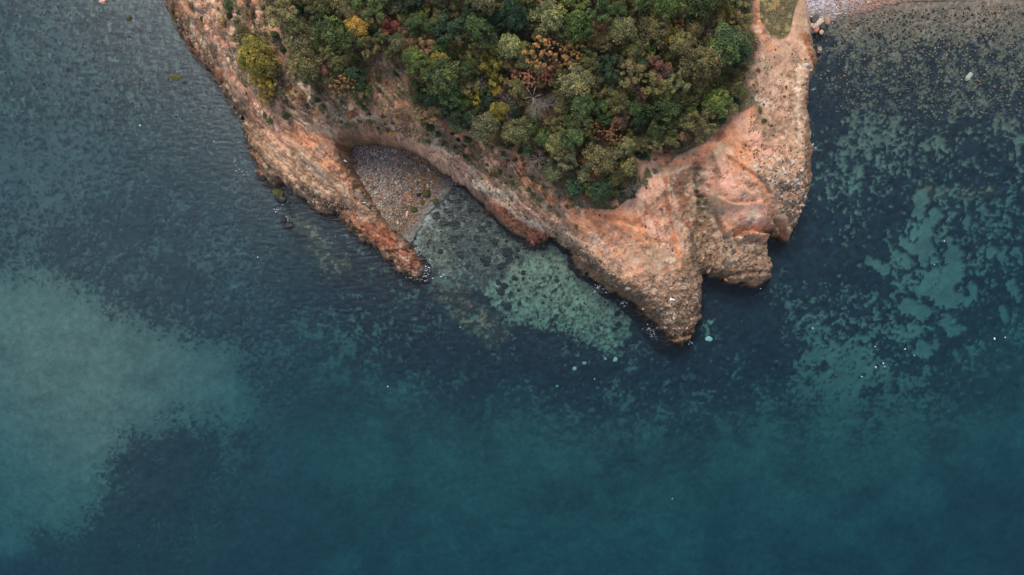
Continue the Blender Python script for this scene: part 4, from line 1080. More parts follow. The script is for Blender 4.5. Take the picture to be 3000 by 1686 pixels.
trees = []          # (px, py, r, kind, shape, phrase)
def plant(px, py, r, kind, shape, label, cat="tree", name="tree", group=None, sx=1.0, sy=1.0, rot=None, high=None):
    zc = 8.0
    R_ = r / S * (H - 12) / H * 1.20
    base = 8.0
    for _ in range(5):
        top = base + (high if high is not None else (.45 * R_ if cat == "shrub" else 1.5 * R_ + .6))
        x, y = world_xy(px, py, top); base = max(float(ground(x, y)), 0.0)
    t = bpy.data.objects.new(name, None); col.objects.link(t)
    t.empty_display_size = .3
    t.location = (x, y, base - .05)
    tag(t, label, cat, group)
    ang = rng.uniform(0, 6.28) if rot is None else rot
    zc = top - base - (.3 * R_ if cat == "shrub" else .35 * R_)
    zc = max(zc, .12 * R_)
    if shape == "bare":
        c = link("branches", BARE[rng.randint(3) if rot is None else 3 + rng.randint(3)], parent=t)
    else:
        c = link("crown", CROWN[shape][rng.randint(len(CROWN[shape]))], parent=t)
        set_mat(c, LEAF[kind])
    c.location = (0, 0, zc + (.25 * R_ if shape != "bare" else 0)); c.rotation_euler = (0, 0, ang)
    c.scale = (R_ * sx, R_ * sy, R_ * (.8 if cat == "shrub" else 1.0))
    k = link("trunk", TRUNK[rng.randint(3)], parent=t)
    hgt = zc + .35 * R_
    k.location = (0, 0, hgt * .72); k.scale = (R_ * .8, R_ * .8, max(hgt * .8, .2)); k.rotation_euler = (0, 0, ang)
    if shape == "bare": set_mat(k, M_twig)
    return t

LM = [ # landmark trees: px, py, r, leaf, shape, label, phrase used by neighbours, squash, turn
 (1050, 72, 36, "yellow", "round", "golden yellow bushy tree, brightest yellow crown in the left of the wood", "golden yellow tree", .9),
 (1130, 68, 30, "rust", "loose", "reddish brown tree right of the golden yellow tree", "reddish brown tree", 1),
 (1164, 70, 9, "coral", "loose", "tiny bright red sapling at the right edge of the reddish brown tree", "tiny bright red sapling", 1),
 (1188, 98, 24, "brown", "loose", "ochre brown tree below the tiny bright red sapling", "ochre brown tree", .9),
 (952, 200, 24, "purple", "loose", "dusky plum red tree at the wood edge above the orange bush", "plum red tree", 1.1),
 (1008, 256, 36, "orange", "sparse", "thin orange bush at the wood edge above the grey scree", "thin orange bush", .8),
 (890, 190, 46, "olive", "dense", "broad olive tree bulging over the footpath at the wood's left corner", "olive tree over the footpath", 1),
 (1288, 178, 30, "yellow_green", "dense", "yellow green crown topping a large dark green tree", "yellow green topped tree", 1),
 (1292, 222, 52, "green", "dense", "large deep green tree beside the brown clearing", "large deep green tree", 1),
 (1230, 282, 22, "dark", "dense", "dark green oval tree right of the brown clearing", "dark oval tree", 1.25),
 (1441, 182, 34, "yellow_green", "loose", "tall golden green tree, upper of two in the middle of the wood", "upper golden green tree", 1.1),
 (1446, 224, 24, "yellow_green", "loose", "smaller golden green tree just below the tall golden green one", "smaller golden green tree", 1),
 (1496, 136, 34, "pale_olive", "dense", "pale olive upright tree left of the big golden orange tree", "pale olive upright tree", 1.3),
 (1590, 158, 46, "orange", "sparse", "big golden orange tree with thin leaves, largest orange crown", "big golden orange tree", .9),
 (1655, 165, 34, "orange", "sparse", "golden orange crown touching the right side of the big orange one", "right golden orange crown", 1),
 (1692, 136, 28, "orange", "sparse", "golden orange crown farthest up right of the orange group", "uppermost golden orange crown", .9),
 (1508, 210, 18, "coral", "loose", "small peach orange tree between pale olive tree and grey bare trees", "small peach orange tree", 1),
 (1556, 228, 28, "coral", "sparse", "left coral red crown below the big golden orange tree", "left coral red crown", 1.1),
 (1606, 222, 26, "coral", "sparse", "right coral red crown below the big golden orange tree", "right coral red crown", 1),
 (1604, 48, 46, "pale_olive", "dense", "large light olive rounded tree near the top of the wood", "large light olive tree", .9),
 (1456, 266, 17, "yellow", "round", "small round yellow tree above the two grey bare trees", "small round yellow tree", 1),
 (1392, 288, 18, "yellow", "loose", "small ragged yellow tree left of the grey bare trees", "small ragged yellow tree", 1.2),
 (1462, 326, 32, "yellow_green", "dense", "bright yellow green tree below the grey bare trees", "bright yellow green tree", .9),
 (1824, 90, 40, "pale_olive", "round", "neat round pale green tree in the upper middle of the wood", "neat round pale green tree", 1),
 (1961, 84, 22, "yellow", "loose", "narrow lemon yellow tree in the upper right of the wood", "narrow lemon yellow tree", 1.5),
 (1990, 67, 16, "orange", "loose", "small orange yellow tree right of the narrow lemon yellow tree", "small orange yellow tree", .9),
 (2130, 122, 58, "green", "dense", "big vivid green tree at the right edge of the wood", "big vivid green tree", 1.1),
 (2168, 152, 34, "dark", "dense", "dark green tree leaning toward the path from the vivid green one", "dark green tree by the path", 1),
 (2054, 186, 58, "olive", "dense", "very large brownish olive tree left of the vivid green tree", "very large olive tree", 1),
 (1928, 192, 36, "brown", "loose", "brown leaved tree in the right middle of the wood", "brown leaved tree", 1),
 (1880, 282, 18, "purple", "loose", "small plum coloured tree below the brown leaved tree", "small plum coloured tree", 1),
 (1760, 458, 48, "olive", "round", "large smooth olive green tree at the bottom of the wood", "large smooth olive tree", 1),
 (1706, 444, 20, "rust", "loose", "rust orange tree on the left shoulder of the smooth olive tree", "rust orange tree", 1.5),
 (1660, 468, 38, "grey_green", "loose", "shaggy grey green tree left of the rust orange tree", "shaggy grey green tree", .9),
 (1738, 512, 20, "orange", "sparse", "thin amber bush below the smooth olive tree", "thin amber bush", 1),
 (1742, 384, 26, "rust", "sparse", "left red orange crown above the smooth olive tree", "left red orange crown", 1),
 (1796, 396, 28, "rust", "sparse", "right red orange crown above the smooth olive tree", "right red orange crown", 1),
 (2008, 400, 24, "brown", "shrub", "reddish brown bush on bare soil below the wood's right side", "reddish brown bush", .8),
 (1352, 152, 14, "yellow_green", "loose", "slim yellow green tree right of the yellow green topped tree", "slim yellow green tree", 1.6),
 (1246, 30, 16, "yellow_green", "loose", "small yellow green tree near the top of the wood", "small top yellow green tree", 1),
 (1454, 122, 12, "coral", "loose", "tiny coral tree left of the pale olive upright tree", "tiny coral tree", 1),
 (1275, 216, 8, "orange", "loose", "tiny orange tree poking through the large deep green tree", "tiny orange tree", 1.3),
 (2132, 30, 24, "yellow_green", "loose", "yellow tipped tree at the top right of the wood", "yellow tipped tree", 1.4),
 (2094, 240, 16, "bright", "loose", "fresh green shoot of a tree at the very large olive tree's foot", "fresh green tree", 1),
]
BARES = [(1488, 296, 34, "largest fan of bare grey branches beside the small round yellow tree", "largest grey bare tree", None), (1454, 292, 16, "small bare grey tree directly below the small round yellow tree", "small grey bare tree", None),
 (1561, 276, 46, "wide bare tree with pale spreading twigs below the coral crowns", "wide bare tree", 0), (1604, 304, 32, "bare grey tree fanning down right of the wide bare tree", "fanning bare tree", 0),
 (1544, 94, 16, "narrow bare grey tree between the light olive and pale olive trees", "narrow bare tree", None), (1632, 106, 15, "small bare grey tree below the large light olive tree", "little bare tree under the light olive", None),
 (1406, 240, 26, "bare grey tree left of the smaller golden green tree", "bare tree left of the golden greens", None), (1950, 218, 26, "bare twiggy tree over the brown leaved tree", "twiggy tree on the brown one", 0),
 (1580, 462, 34, "bare grey bush with hooked twigs at the lower left wood edge", "hooked bare bush", None), (1264, 118, 12, "tiny bare grey tree above the yellow green topped tree", "tiny bare tree", None),
 (1866, 262, 18, "small bare twigs beside the small plum coloured tree", "plum side twigs", None), (2080, 80, 20, "bare twigs between lemon yellow and vivid green trees", "bare twigs near vivid green", None),
 (1640, 560, 24, "bare grey low bush at the very bottom left of the wood", "bottom bare bush", None), (1850, 550, 26, "bare grey low bush at the bottom tip of the wood", "tip bare bush", None)]
placed = []; marks = []
for (px, py, r, kind, shape, label, phrase, sy) in LM:
    bush = shape == "shrub"
    plant(px, py, r, kind, shape, label, cat="bush" if bush else "tree", name="bush" if bush else "broadleaf_tree", group="trees of the wood on the headland", sy=sy, rot=.0)
    placed.append((px, py, r)); marks.append((px, py, phrase))
for (px, py, r, label, phrase, rot) in BARES:
    plant(px, py, r, None, "bare", label, name="bare_tree", group="trees of the wood on the headland", rot=rot)
    placed.append((px, py, r * .7)); marks.append((px, py, phrase))
DESC = {"olive": "olive green tree", "green": "mid green tree", "dark": "dark green tree", "grey_green": "grey green tree", "bright": "fresh green tree", "pale_olive": "pale olive tree", "brown": "brownish tree", "yellow_green": "yellowish green tree", "rust": "rust coloured tree", "orange": "orange tree"}
ORD = ["nearest"] + [w + " nearest" for w in "second third fourth fifth sixth seventh eighth ninth tenth eleventh twelfth thirteenth fourteenth fifteenth sixteenth seventeenth eighteenth nineteenth twentieth".split()]
def direction(dx, dy):
    a = math.degrees(math.atan2(-dy, dx)) % 360
    return ["right of", "above right of", "above", "above left of", "left of", "below left of", "below", "below right of"][int(((a + 22.5) % 360) // 45)]
def relate(items, marks, desc):
    """items: (px, py, kind) -> a label for each that no other item fits"""
    keyed = {}
    for i, (px, py, kind) in enumerate(items):
        m = min(marks, key=lambda q: math.hypot(q[0] - px, q[1] - py))
        keyed.setdefault((m[2], direction(px - m[0], py - m[1]), kind), []).append((math.hypot(px - m[0], py - m[1]), i))
    out = [None] * len(items)
    for (ph, dr, kind), L in keyed.items():
        L.sort()
        for n, (_, i) in enumerate(L):
            one = len(L) == 1
            out[i] = f"{desc[kind]} {dr} the {ph}" if one else f"{desc[kind]}, {ORD[n]} one {dr} the {ph}"
    return out

r_ = np.random.RandomState(77)
gen = []
def fill(n_try, lo, hi, pack):
    xs = r_.uniform(760, 2215, n_try); ys = r_.uniform(-70, 600, n_try); rr = r_.uniform(lo, hi, n_try)
    sdv = poly_sd(xs, ys, FOREST)
    for x, y, r, d in zip(xs, ys, rr, sdv):
        if d < r * .45: continue
        if all(math.hypot(x - a, y - b) > pack * (r + c) for a, b, c in placed):
            placed.append((x, y, r)); gen.append((x, y, r))
fill(200, 38, 48, .76); fill(5000, 24, 38, .72); fill(9000, 16, 26, .68); fill(9000, 11, 17, .70)
kinds = []
for x, y, r in gen:
    z = fbm(np.array([x / 150.]), np.array([y / 150.]), 3, 501)[0]
    if y > 430: p = dict(grey_green=.35, dark=.2, green=.25, olive=.15, brown=.05)
    elif x < 1120: p = dict(olive=.45, green=.25, dark=.12, grey_green=.08, bright=.06, pale_olive=.04)
    elif x < 1500: p = dict(olive=.22, green=.26, dark=.28, grey_green=.1, yellow_green=.04, brown=.06, bright=.04)
    elif x < 1850: p = dict(olive=.36, green=.25, dark=.10, grey_green=.08, pale_olive=.10, bright=.06, brown=.05)
    else: p = dict(olive=.50, green=.20, dark=.10, pale_olive=.08, brown=.04, bright=.05, grey_green=.03)
    kinds.append(r_.choice(list(p), p=np.array(list(p.values())) / sum(p.values())))
labels = relate([(g[0], g[1], k) for g, k in zip(gen, kinds)], marks, DESC)
gen = gen[:320]
for (x, y, r), k, lab in zip(gen, kinds, labels):
    shp = r_.choice(["dense", "loose", "round"], p=[.66, .29, .05]) if y < 430 else r_.choice(["dense", "loose", "shrub"], p=[.3, .35, .35])
    plant(x, y, r, k, shp, lab, name="broadleaf_tree", group="trees of the wood on the headland", high=(1.5 * r / S + .6) * r_.uniform(.65, 1.35) if shp != "shrub" else None, sx=r_.uniform(.85, 1.25), sy=r_.uniform(.8, 1.2))
print("TREES", len(gen), len(LM))

# bushes on the cliffs
BUSH = [(716, 112, 37, "olive", "dense", "olive upper end of the big cliff thicket", 1, 1), (742, 138, 43, "yellow_green", "dense", "mustard green bush in the upper left of the cliff thicket", 1, 1),
 (726, 172, 34, "yellow_green", "dense", "mustard green bush on the seaward side of the cliff thicket", 1, 1), (766, 178, 46, "yellow_green", "dense", "largest mustard bush in the middle of the cliff thicket", 1, 1),
 (790, 200, 34, "olive", "dense", "dull green bush on the landward side of the cliff thicket", 1, 1), (764, 222, 40, "yellow_green", "dense", "mustard bush low in the cliff thicket above the yellow tail", 1, 1),
 (788, 244, 31, "yellow_green", "loose", "loose mustard bush at the lower right of the cliff thicket", 1, 1), (776, 284, 24, "yellow", "loose", "deep yellow bush forming the lower tail of the cliff thicket", 1, .8),
 (790, 262, 16, "rust", "loose", "orange tinged bush beside the yellow tail of the cliff thicket", 1, 1), (700, 88, 16, "olive", "loose", "small olive bush just above the cliff thicket", .8, 1.3),
 (839, 337, 16, "dark", "round", "round dark green bush alone on the slope above the spit", 1, 1), (802, 252, 12, "grey_green", "round", "upper of two pale green bushes right of the cliff thicket", 1, 1),
 (822, 270, 12, "grey_green", "round", "lower of two pale green bushes right of the cliff thicket", 1, 1.2), (776, 336, 12, "green", "shrub", "low green bush on the west ledge, upper of two", .8, 1.3), (790, 354, 13, "green", "shrub", "low green bush on the west ledge, lower of two", 1, 1.1),
 (654, 56, 12, "yellow", "shrub", "small yellow bush near the top of the west cliff", .8, 1.4), (668, 10, 18, "green", "shrub", "green bush cut by the top edge above the small yellow bush", .9, 1.3),
 (672, 44, 14, "dark", "shrub", "dark green bush right of the small yellow bush", 1, 1), (694, 64, 14, "green", "shrub", "green bush below right of the small yellow bush", 1, 1), (590, 54, 9, "green", "shrub", "small green bush on the outer rib of the west cliff", .7, 1.5),
 (562, 18, 12, "olive", "shrub", "low olive bush on the outer rib near the top edge", 1, 1.3), (721, 274, 6, "green", "shrub", "tiny green bush on the rib left of the yellow tail", .7, 1.6), (640, 26, 8, "olive", "shrub", "tiny olive bush left above the small yellow bush", 1, 1),
 (1147, 392, 10, "yellow", "shrub", "bright yellow flowering bush above the pebble cove", 1.5, .8), (1136, 384, 8, "olive", "shrub", "small olive bush touching the bright yellow bush", 1, 1), (1238, 336, 26, "grey_green", "loose", "soft grey green bush below the dark oval tree", 1, 1.1),
 (1262, 372, 20, "green", "shrub", "green bush on the slope below the soft grey green bush", 1, 1), (1343, 409, 9, "dark", "shrub", "small dark bush by the sandy track above the lagoon", 1, 1), (1372, 410, 15, "green", "shrub", "green bush right of the small dark bush above the lagoon", 1.2, .9),
 (1386, 436, 12, "olive", "shrub", "olive bush lowest above the lagoon rim", 1.3, .8), (1160, 214, 10, "dark", "shrub", "dark small bush within the brown clearing", 1, 1), (1110, 262, 10, "green", "shrub", "green small bush at the lower end of the brown clearing", 1, 1),
 (1066, 262, 26, "green", "dense", "dark leafy bush right of the thin orange bush", 1, 1.1), (1579, 588, 10, "green", "shrub", "green grassy bush beside the orange track above the lagoon", 1.3, .8), (1562, 572, 8, "green", "shrub", "small green bush up the orange track from the grassy one", 1, 1),
 (1613, 606, 8, "olive", "shrub", "small olive bush farther down the orange track", 1.2, .8), (1636, 631, 9, "bright", "shrub", "bright green tuft bush at the head of the red slope", 1, .8), (1688, 664, 8, "olive", "shrub", "small olive bush on the pale rib of the red slope", .8, 1.3),
 (2304, 255, 6, "green", "shrub", "lone small green bush on the pale east slope", .8, 1.4), (2228, 322, 8, "olive", "shrub", "upright olive bush below the white stones on the east slope", .8, 1.6), (2239, 306, 5, "green", "shrub", "tiny green bush right of the upright olive bush", 1, 1),
 (2217, 267, 5, "dark", "shrub", "tiny dark bush at the wood side of the east slope", .8, 1.3), (2209, 249, 5, "olive", "shrub", "tiny olive bush hugging the wood edge on the east slope", 1, 1), (2261, 196, 3, "green", "shrub", "smallest green tuft high on the east slope", 1, 1),
 (2222, 205, 8, "brown", "shrub", "dull brown bush high on the east slope by the wood", 1.3, .9), (2298, 283, 7, "brown", "shrub", "dry grey brown bush in the middle of the east slope", 1.2, 1), (2262, 368, 4, "dark", "shrub", "tiny dark bush near the bottom of the east slope", 1, 1),
 (2185, 427, 4, "green", "shrub", "leftmost green tuft on the rosy slope below the path fork", 1, 1), (2172, 446, 4, "green", "shrub", "lowest green tuft on the rosy slope below the path fork", 1, 1), (2219, 440, 4, "dark", "shrub", "dark tuft right of two green tufts below the path fork", .8, 1.3),
 (2240, 352, 9, "olive", "shrub", "flat faded olive bush low on the east slope", 1.3, .8), (1840, 566, 26, "dark", "loose", "dark bushy growth at the bottom tip of the wood", 1.2, .8), (1885, 455, 20, "dark", "shrub", "dark bush at the lower right corner of the wood", 1.3, .8),
 (1990, 430, 18, "olive", "shrub", "low olive scrub bush left of the reddish brown bush", 1.2, .8), (1950, 440, 22, "brown", "shrub", "brown scrub bush below the wood's right side", 1.2, .8), (2160, 300, 18, "grey_green", "shrub", "grey green bush at the wood's right edge above the orange soil", 1, 1),
 (2100, 356, 18, "grey_green", "shrub", "grey green bush lowest on the wood's right edge", 1.3, .8), (2186, 60, 20, "grey_green", "loose", "grey green bush beside the path at the top right of the wood", 1, 1.6), (2192, 18, 16, "grey_green", "loose", "grey green bush at the top edge beside the path", 1, 1.4)]
for (px, py, r, kind, shape, label, sx, sy) in BUSH:
    plant(px, py, r, kind, shape, label, cat="bush", name="bush", group="bushes on the cliff slopes", sx=sx, sy=sy, rot=rng.uniform(-.3, .3), high=(1.0 * r / S) if shape != "shrub" else .5 * r / S)

small = []; skinds = []
edge_poly = [(700, -10), (770, 0), (850, 190), (940, 245), (1060, 300), (1230, 352), (1400, 410), (1540, 470), (1590, 540), (1700, 596), (1660, 630), (1500, 555), (1300, 430), (1150, 385), (1000, 370), (880, 300), (780, 180)]
more = sample_poly(edge_poly, 400, 700) + sample_poly([(1056, 165), (1140, 155), (1200, 262), (1220, 340), (1090, 290)], 40, 701) + sample_poly([(1700, 592), (1790, 590), (1880, 530), (1900, 470), (2010, 440), (2110, 360), (2180, 290), (2190, 320), (2060, 440), (1920, 520), (1830, 600)], 120, 702)
bm_ = [(b[0], b[1]) for b in BUSH]
for px, py in more:
    r = r_.uniform(6, 15)
    if len(small) < 95 and poly_sd(np.array([px]), np.array([py]), FOREST)[0] < -4 and all(math.hypot(px - a, py - b) > r * 1.3 + 8 for a, b in bm_):
        bm_.append((px, py)); small.append((px, py, r)); skinds.append(r_.choice(["green", "olive", "brown", "grey_green", "dark", "rust"], p=[.25, .28, .17, .12, .1, .08]))
BD = {"olive": "little olive bush", "green": "little green bush", "dark": "little dark bush", "grey_green": "little grey green bush", "brown": "little brown bush", "rust": "little rusty bush"}
bmarks = marks + [(839, 337, "round dark green bush"), (1147, 392, "yellow flowering bush"), (780, 285, "yellow tail of the cliff thicket"), (1470, 560, "white rocks over the lagoon"), (1530, 500, "sandy track")]
for (px, py, r), k, lab in zip(small, skinds, relate([(a[0], a[1], k) for a, k in zip(small, skinds)], bmarks, BD)):
    plant(px, py, r, k, r_.choice(["shrub", "loose"]), lab, cat="bush", name="bush", group="little bushes on the bare slopes", high=.5 * r / S, sx=r_.uniform(.8, 1.4))

# undergrowth, dry scrub, grass: stuff nobody could count
def scatter_leaves(name, pts, sizes, cols, zoff, seed, up=1.2, lift=.25):
    r = np.random.RandomState(seed)
    pts = np.array(pts); n = len(pts)
    z = np.array([8.0] * n); 
    for _ in range(5):
        k = (H - z) / H / S
        x = (pts[:, 0] - 1500) * k; y = (843 - pts[:, 1]) * k
        z = np.maximum(ground(x, y), 0)
    P = np.stack([x, y, z + zoff + r.rand(n) * lift], 1)
    Nn = r.normal(size=(n, 3)) + np.array([0, 0, up]); Nn /= np.linalg.norm(Nn, axis=1)[:, None]
    V, F = quads_at(P, Nn, np.asarray(sizes), r)
    return np_mesh(name, V, F, np.repeat(np.asarray(cols), 4, 0), smooth=False)
M_leafcol = attr_mat("dry_leaves", fine=3, amount=.1, bump=0)
def noise_pts(poly, n, seed, scale, thr):
    P = np.array(sample_poly(poly, n, seed))
    v = fbm(P[:, 0] / scale, P[:, 1] / scale, 4, seed)
    return P[v > thr]
P = noise_pts(FOREST, 60000, 601, 30., .40)
pal = np.array([(.045, .060, .026), (.030, .046, .026), (.065, .068, .032), (.09, .06, .035), (.055, .035, .02)])
ci = rng.randint(5, size=len(P))
me = scatter_leaves("undergrowth", P, rng.uniform(.10, .22, len(P)), pal[ci] * rng.uniform(.6, 1.3, (len(P), 1)), .05, 3, lift=.9)
tag(link("undergrowth", me, M_leafcol), kind="stuff")
margin = [[(520, -20), (700, -20), (770, 0), (850, 190), (940, 245), (1100, 300), (1230, 350), (1400, 410), (1540, 470), (1600, 540), (1700, 590), (1640, 640), (1500, 560), (1300, 440), (1150, 400), (1000, 385), (850, 330), (760, 330), (640, 130)],
          [(1060, 165), (1140, 155), (1196, 190), (1200, 262), (1220, 340), (1150, 330), (1090, 290)], [(1600, 530), (1690, 570), (1790, 590), (1880, 530), (1900, 470), (2010, 440), (2100, 360), (2080, 410), (1980, 460), (1900, 540), (1800, 615), (1700, 610)],
          [(2200, 120), (2230, 300), (2150, 340), (2190, 250)], [(2220, 160), (2340, 150), (2340, 420), (2180, 450), (2200, 330)]]
PP = []; CC = []
for k, (poly, n, thr) in enumerate(zip(margin, (52000, 6000, 12000, 3000, 4500), (.47, .42, .42, .48, .60))):
    q = noise_pts(poly, n, 610 + k, 22., thr); PP.append(q)
    v = fbm(q[:, 0] / 40., q[:, 1] / 40., 3, 640 + k)
    c0 = np.array([(.12, .10, .055), (.17, .12, .08), (.075, .085, .04), (.20, .10, .06), (.20, .18, .15)])
    sel = np.where(v > .56, rng.choice([0, 2, 2], len(q)), rng.choice([0, 1, 3, 4], len(q)))
    CC.append(c0[sel] * rng.uniform(.6, 1.3, (len(q), 1)))
P = np.concatenate(PP); CC = np.concatenate(CC)
me = scatter_leaves("dry_scrub", P, rng.uniform(.05, .11, len(P)), CC * 1.35, .01, 4, lift=.12)
tag(link("dry_scrub", me, M_leafcol), kind="stuff")
P = np.array(sample_poly(CLEARING, 26000, 620)); v = fbm(P[:, 0] / 12., P[:, 1] / 12., 4, 33)
P = P[v > .42]
c0 = np.array([(.17, .17, .08), (.26, .20, .12), (.13, .14, .06), (.32, .22, .14)])
me = scatter_leaves("grass", P, rng.uniform(.05, .11, len(P)), c0[rng.randint(4, size=len(P))] * rng.uniform(.6, 1.2, (len(P), 1)), .0, 5, up=.6, lift=.08)
tag(link("grass", me, M_leafcol), kind="stuff")

# ------------------------------------------------------------------ seaweed clumps on the floor of the cove
def weed_mesh(seed):
    r = np.random.RandomState(seed); n = 620
    a = r.uniform(0, 6.28, n); q = r.rand(n) ** .62; w = .55 + .8 * fbm(np.cos(a) * 1.6 + 9 * seed + 4, np.sin(a) * 1.6 + 4, 3, seed)
    P = np.stack([np.cos(a) * q * w, np.sin(a) * q * w, .35 * (1 - q * q) + .06 * r.rand(n)], 1)
    Nn = np.stack([np.cos(a) * q, np.sin(a) * q, np.full(n, .9)], 1) + r.normal(size=(n, 3)) * .35; Nn /= np.linalg.norm(Nn, axis=1)[:, None]
    V, F = quads_at(P, Nn, r.uniform(.14, .28, n), r)
    me = np_mesh("seaweed", V, F, smooth=False, tone=np.repeat(r.uniform(.6, 1.4, n), 4)); return me
M_weed = leaf_mat("dark_seaweed", (.020, .027, .028))
WM = [weed_mesh(i) for i in range(5)]
for m_ in WM: m_.materials.append(M_weed)
WEEDS = [(1276, 634, 13), (1298, 652, 13), (1333, 657, 17), (1357, 643, 8), (1381, 614, 12), (1409, 669, 11), (1399, 697, 9), (1371, 700, 6), (1350, 688, 9), (1326, 700, 13), (1257, 705, 7), (1254, 721, 5), (1288, 735, 10), (1347, 742, 15), (1392, 731, 12),
 (1447, 707, 12), (1488, 738, 15), (1490, 757, 15), (1518, 729, 9), (1516, 752, 7), (1426, 766, 16), (1416, 757, 9), (1471, 780, 13), (1374, 778, 11), (1533, 799, 8), (1509, 814, 8), (1478, 835, 12), (1468, 854, 11), (1495, 871, 7), (1487, 897, 11), (1523, 887, 9), (1521, 850, 6),
 (1592, 887, 6), (1597, 868, 6), (1616, 878, 5), (1632, 819, 8), (1810, 949, 11), (1808, 918, 11), (1851, 963, 8), (1433, 655, 9), (1309, 617, 10), (1461, 824, 10), (1533, 816, 6), (1340, 590, 10), (1360, 580, 8), (1330, 560, 9), (1345, 610, 7), (1320, 590, 7), (1400, 620, 8), (1310, 580, 8), (1326, 536, 8), (1300, 600, 6), (1290, 560, 6)]
wm = [(1275, 590, "mossy boulder standing in the cove water"), (1240, 800, "tip of the narrow red spit"), (1590, 712, "red ledge on the lagoon side"), (1670, 750, "dark notch in the lagoon cliff"), (1862, 892, "dark hollow under the point"), (1160, 681, "lower end of the pebble beach")]
labs = relate([(a, b, "w") for a, b, _ in WEEDS], wm, {"w": "dark clump"})
for k, ((px, py, r), lab) in enumerate(zip(WEEDS, labs)):
    r = r * .95
    x, y, z = sea_floor(px, py)
    o = link("seaweed_clump", WM[k % 5]); o.location = (x, y, z - .03); o.scale = (r / S * 1.25, r / S * rng.uniform(.9, 1.4), r / S * .8); o.rotation_euler = (0, 0, rng.uniform(0, 6.28))
    tag(o, lab, "seaweed", "seaweed clumps on the floor of the lagoon")

# ------------------------------------------------------------------ foam and small things
def plain_simple(name, c, rough=.6):
    m, nt, b = new_mat(name); b.inputs["Base Color"].default_value = (*c, 1); b.inputs["Roughness"].default_value = rough; return m
M_foam = plain_simple("foam", (.55, .60, .64), .8)
FO = [(1216, 742, 14, 70), (1222, 728, 8, 26), (1250, 792, 14, 60), (1240, 812, 14, 40), (1258, 770, 12, 24), (829, 600, 14, 16), (812, 618, 10, 22), (838, 640, 14, 16), (712, 512, 26, 34), (700, 470, 16, 12), (730, 430, 8, 10), (1751, 843, 14, 60), (1770, 850, 16, 26), (1826, 888, 20, 60), (1905, 966, 18, 34), (1920, 985, 14, 24),
      (1308, 512, 14, 40), (1330, 530, 12, 20), (1200, 806, 20, 20), (1290, 800, 24, 16), (1215, 820, 14, 12), (2222, 836, 14, 14), (2384, 430, 10, 8), (1632, 706, 8, 8), (545, 115, 10, 8), (702, 345, 6, 8), (2020, 1010, 10, 10), (2386, 262, 8, 10), (1400, 585, 10, 10)]
V = []; F = []
for px, py, rad, n in FO:
    for _ in range(int(n * .7)):
        a = rng.uniform(0, 6.28); q = rad * 1.3 * rng.rand() ** .8
        x, y = world_xy(px + math.cos(a) * q, py + math.sin(a) * q * .8, .02)
        s = .012 + .035 * rng.rand() ** 3; e = rng.uniform(1, 4); t = rng.uniform(-.5, .9) - .4
        o = len(V); kk = 6
        for j in range(kk):
            b_ = 6.283 * j / kk; rr = rng.uniform(.6, 1.2)
            dx, dy = math.cos(b_) * s * e * rr, math.sin(b_) * s * rr
            V.append((x + dx * math.cos(t) - dy * math.sin(t), y + dx * math.sin(t) + dy * math.cos(t), .012))
        V.append((x, y, .03))
        for j in range(kk): F.append((o + j, o + (j + 1) % kk, o + kk))
tag(link("foam", np_mesh("foam", V, F), M_foam), kind="stuff")

M_white = plain_simple("weathered_plastic", (.74, .76, .76)); M_pinkish = plain_simple("faded_plastic", (.7, .55, .35))
def fleck(px, py, r, label, mat=None):
    x, y = world_xy(px, py, .03)
    V, F = ico(int(px) % 50, flat=.4, rough=.2, sub=1)
    o = link("floating_fleck", np_mesh("floating_fleck", V, F), mat or M_white); o.location = (x, y, .02); o.scale = (r / S * .9, r / S * .7, r / S * .7); o.rotation_euler = (0, 0, px)
    tag(o, label, "flotsam", "flecks floating on the water")
for a in [(2914, 993, 3.2, "largest white fleck floating far right below the teal sand patches"), (2945, 989, 1.6, "tiny white fleck right of the largest white fleck"), (2652, 1023, 2.4, "white fleck floating above the trio below the right sand bank"),
          (2588, 1065, 2.2, "upper right white fleck of the close trio"), (2566, 1076, 2.2, "left white fleck of the close trio"), (2592, 1075, 1.4, "smallest white fleck of the close trio, lower right"), (2564, 1016, 1.6, "white fleck above left of the close trio"),
          (2525, 1104, 1.8, "bluish white fleck below left of the close trio"), (2381, 962, 2.2, "pale green fleck alone below the eastern apron"), (2767, 707, 1.8, "pinkish fleck floating beside the teal sand patches"), (2738, 776, 1.6, "faint fleck between the two arms of the teal sand"),
          (2680, 1042, 1.2, "tiny fleck right of the fleck above the trio"), (410, 368, 2.2, "lone white fleck on the left water beside the west cliff"), (755, 754, 1.8, "lone white fleck below the spit on the left"), (1136, 1133, 1.8, "lone white fleck in mid water below the spit"), (1742, 1111, 1.5, "bluish fleck below the pale sunken boulders"),
          (1348, 959, 1.4, "tiny white fleck left of the pale lagoon floor"), (626, 415, 1.6, "yellowish fleck close to the west cliff foot")]: fleck(*a)
fleck(1970, 1462, 1.6, "orange fleck alone in the deep water near the bottom", M_pinkish)

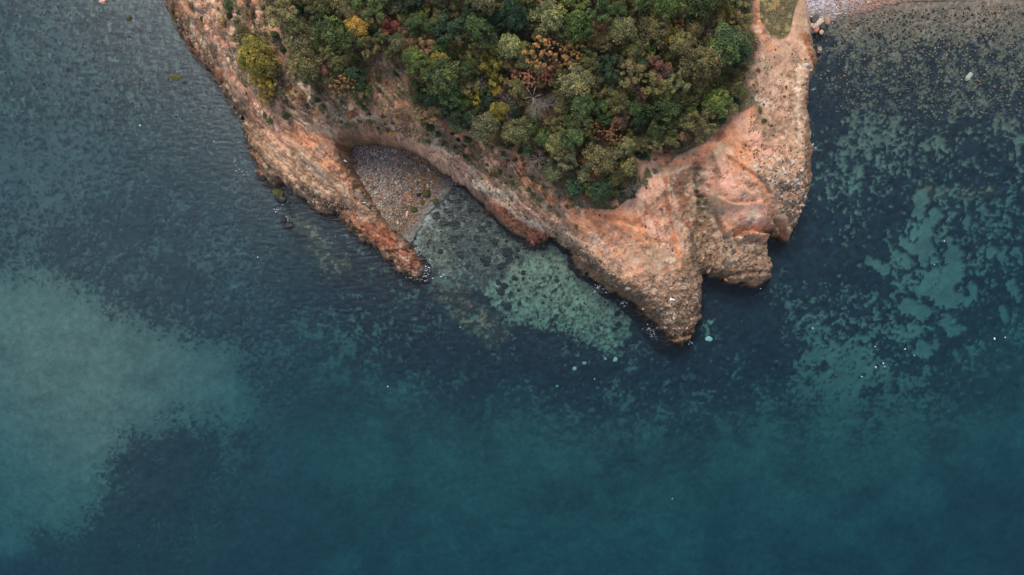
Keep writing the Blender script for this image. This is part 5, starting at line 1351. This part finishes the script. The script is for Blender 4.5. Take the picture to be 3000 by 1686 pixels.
def sheet(px, py, L, W, label, name, cat, rot, bend=.5, mat=None, z0=5):
    x, y, z = on_ground(px, py, z0)
    n, m = 12, 5; V = []; F = []
    for i in range(n + 1):
        for j in range(m + 1):
            u = i / n; w = (j / m - .5)
            wid = W * (1.0 - .8 * u ** .7) * (1 + .3 * math.sin(u * 9 + px))
            cx = u * L; cy = bend * L * u * u * .5 + wid * w
            V.append((cx, cy, .05 + .05 * math.sin(u * 14 + j * 1.7) + .04 * math.cos(j * 2.1 + u * 5)))
    for i in range(n):
        for j in range(m): a = i * (m + 1) + j; F.append((a, a + m + 1, a + m + 2, a + 1))
    o = link(name, np_mesh(name, V, F), mat or M_white)
    so = o.modifiers.new("thickness", 'SOLIDIFY'); so.thickness = .01
    o.location = (x, y, max(z, .05) + .08); o.rotation_euler = (0, 0, rot)
    return tag(o, label, cat)
sheet(1963, 876, .95, .34, "torn white plastic sheet lying on the rocks of the point", "plastic_sheet", "litter", -.35)
sheet(1843, 718, .60, .10, "thin white strip of litter on the red slope", "white_strip", "litter", .15)
sheet(1008, 470, .45, .20, "white rag of litter on the slope above the pebble beach", "white_rag", "litter", -.7)
sheet(1066, 594, .35, .14, "short white piece of litter high on the spit", "litter_piece", "litter", -.4)
sheet(1994, 803, .06, .26, "small upright white piece of litter near the round dark stone", "litter_piece", "litter", 0)
sheet(1850, 430, .3, .05, "short pale stick at the edge of the wood", "pale_stick", "stick", .5)
sheet(2204, 616, .4, .12, "white fragment in the rosy hollow", "white_fragment", "litter", .6)

def branch(px, py, L, rot, label, z0=10, lift=.2, mat=None, up=0):
    x, y, z = on_ground(px, py, z0)
    r = np.random.RandomState(int(px)); segs = []; p = np.zeros(3); d = np.array([1., 0, 0])
    for i in range(5):
        d = d + r.normal(size=3) * .18; d /= np.linalg.norm(d); q = p + d * L / 5
        segs.append((p, q, .045 - .006 * i, .04 - .006 * i))
        if i > 0:
            e = d + r.normal(size=3) * .6; e /= np.linalg.norm(e); segs.append((q, q + e * L * .3, .02, .008))
        p = q
    V, F = tube(segs, 5)
    o = link("fallen_branch", np_mesh("fallen_branch", V, F), mat or M_twig); o.location = (x, y, z + lift); o.rotation_euler = (0, 0, rot)
    return tag(o, label, "branch")
branch(1328, 242, 1.3, .75, "pale forked dead branch lying over the large deep green tree's edge", lift=3.6)
branch(1160, 210, 1.0, -.55, "pale fallen branch on the brown clearing", lift=.1)
branch(1160, 250, 1.2, 1.5, "thin upright fallen branch lower in the brown clearing", lift=.1)
branch(1166, 608, .5, .9, "small driftwood stick on the lower pebble beach", z0=.4, lift=.9)
branch(1102, 442, .4, -.6, "short pale driftwood at the top of the pebble beach", z0=.4, lift=1.1)
branch(1790, 720, .8, .1, "bleached stick on the pale rock of the red slope", z0=5, lift=.1)
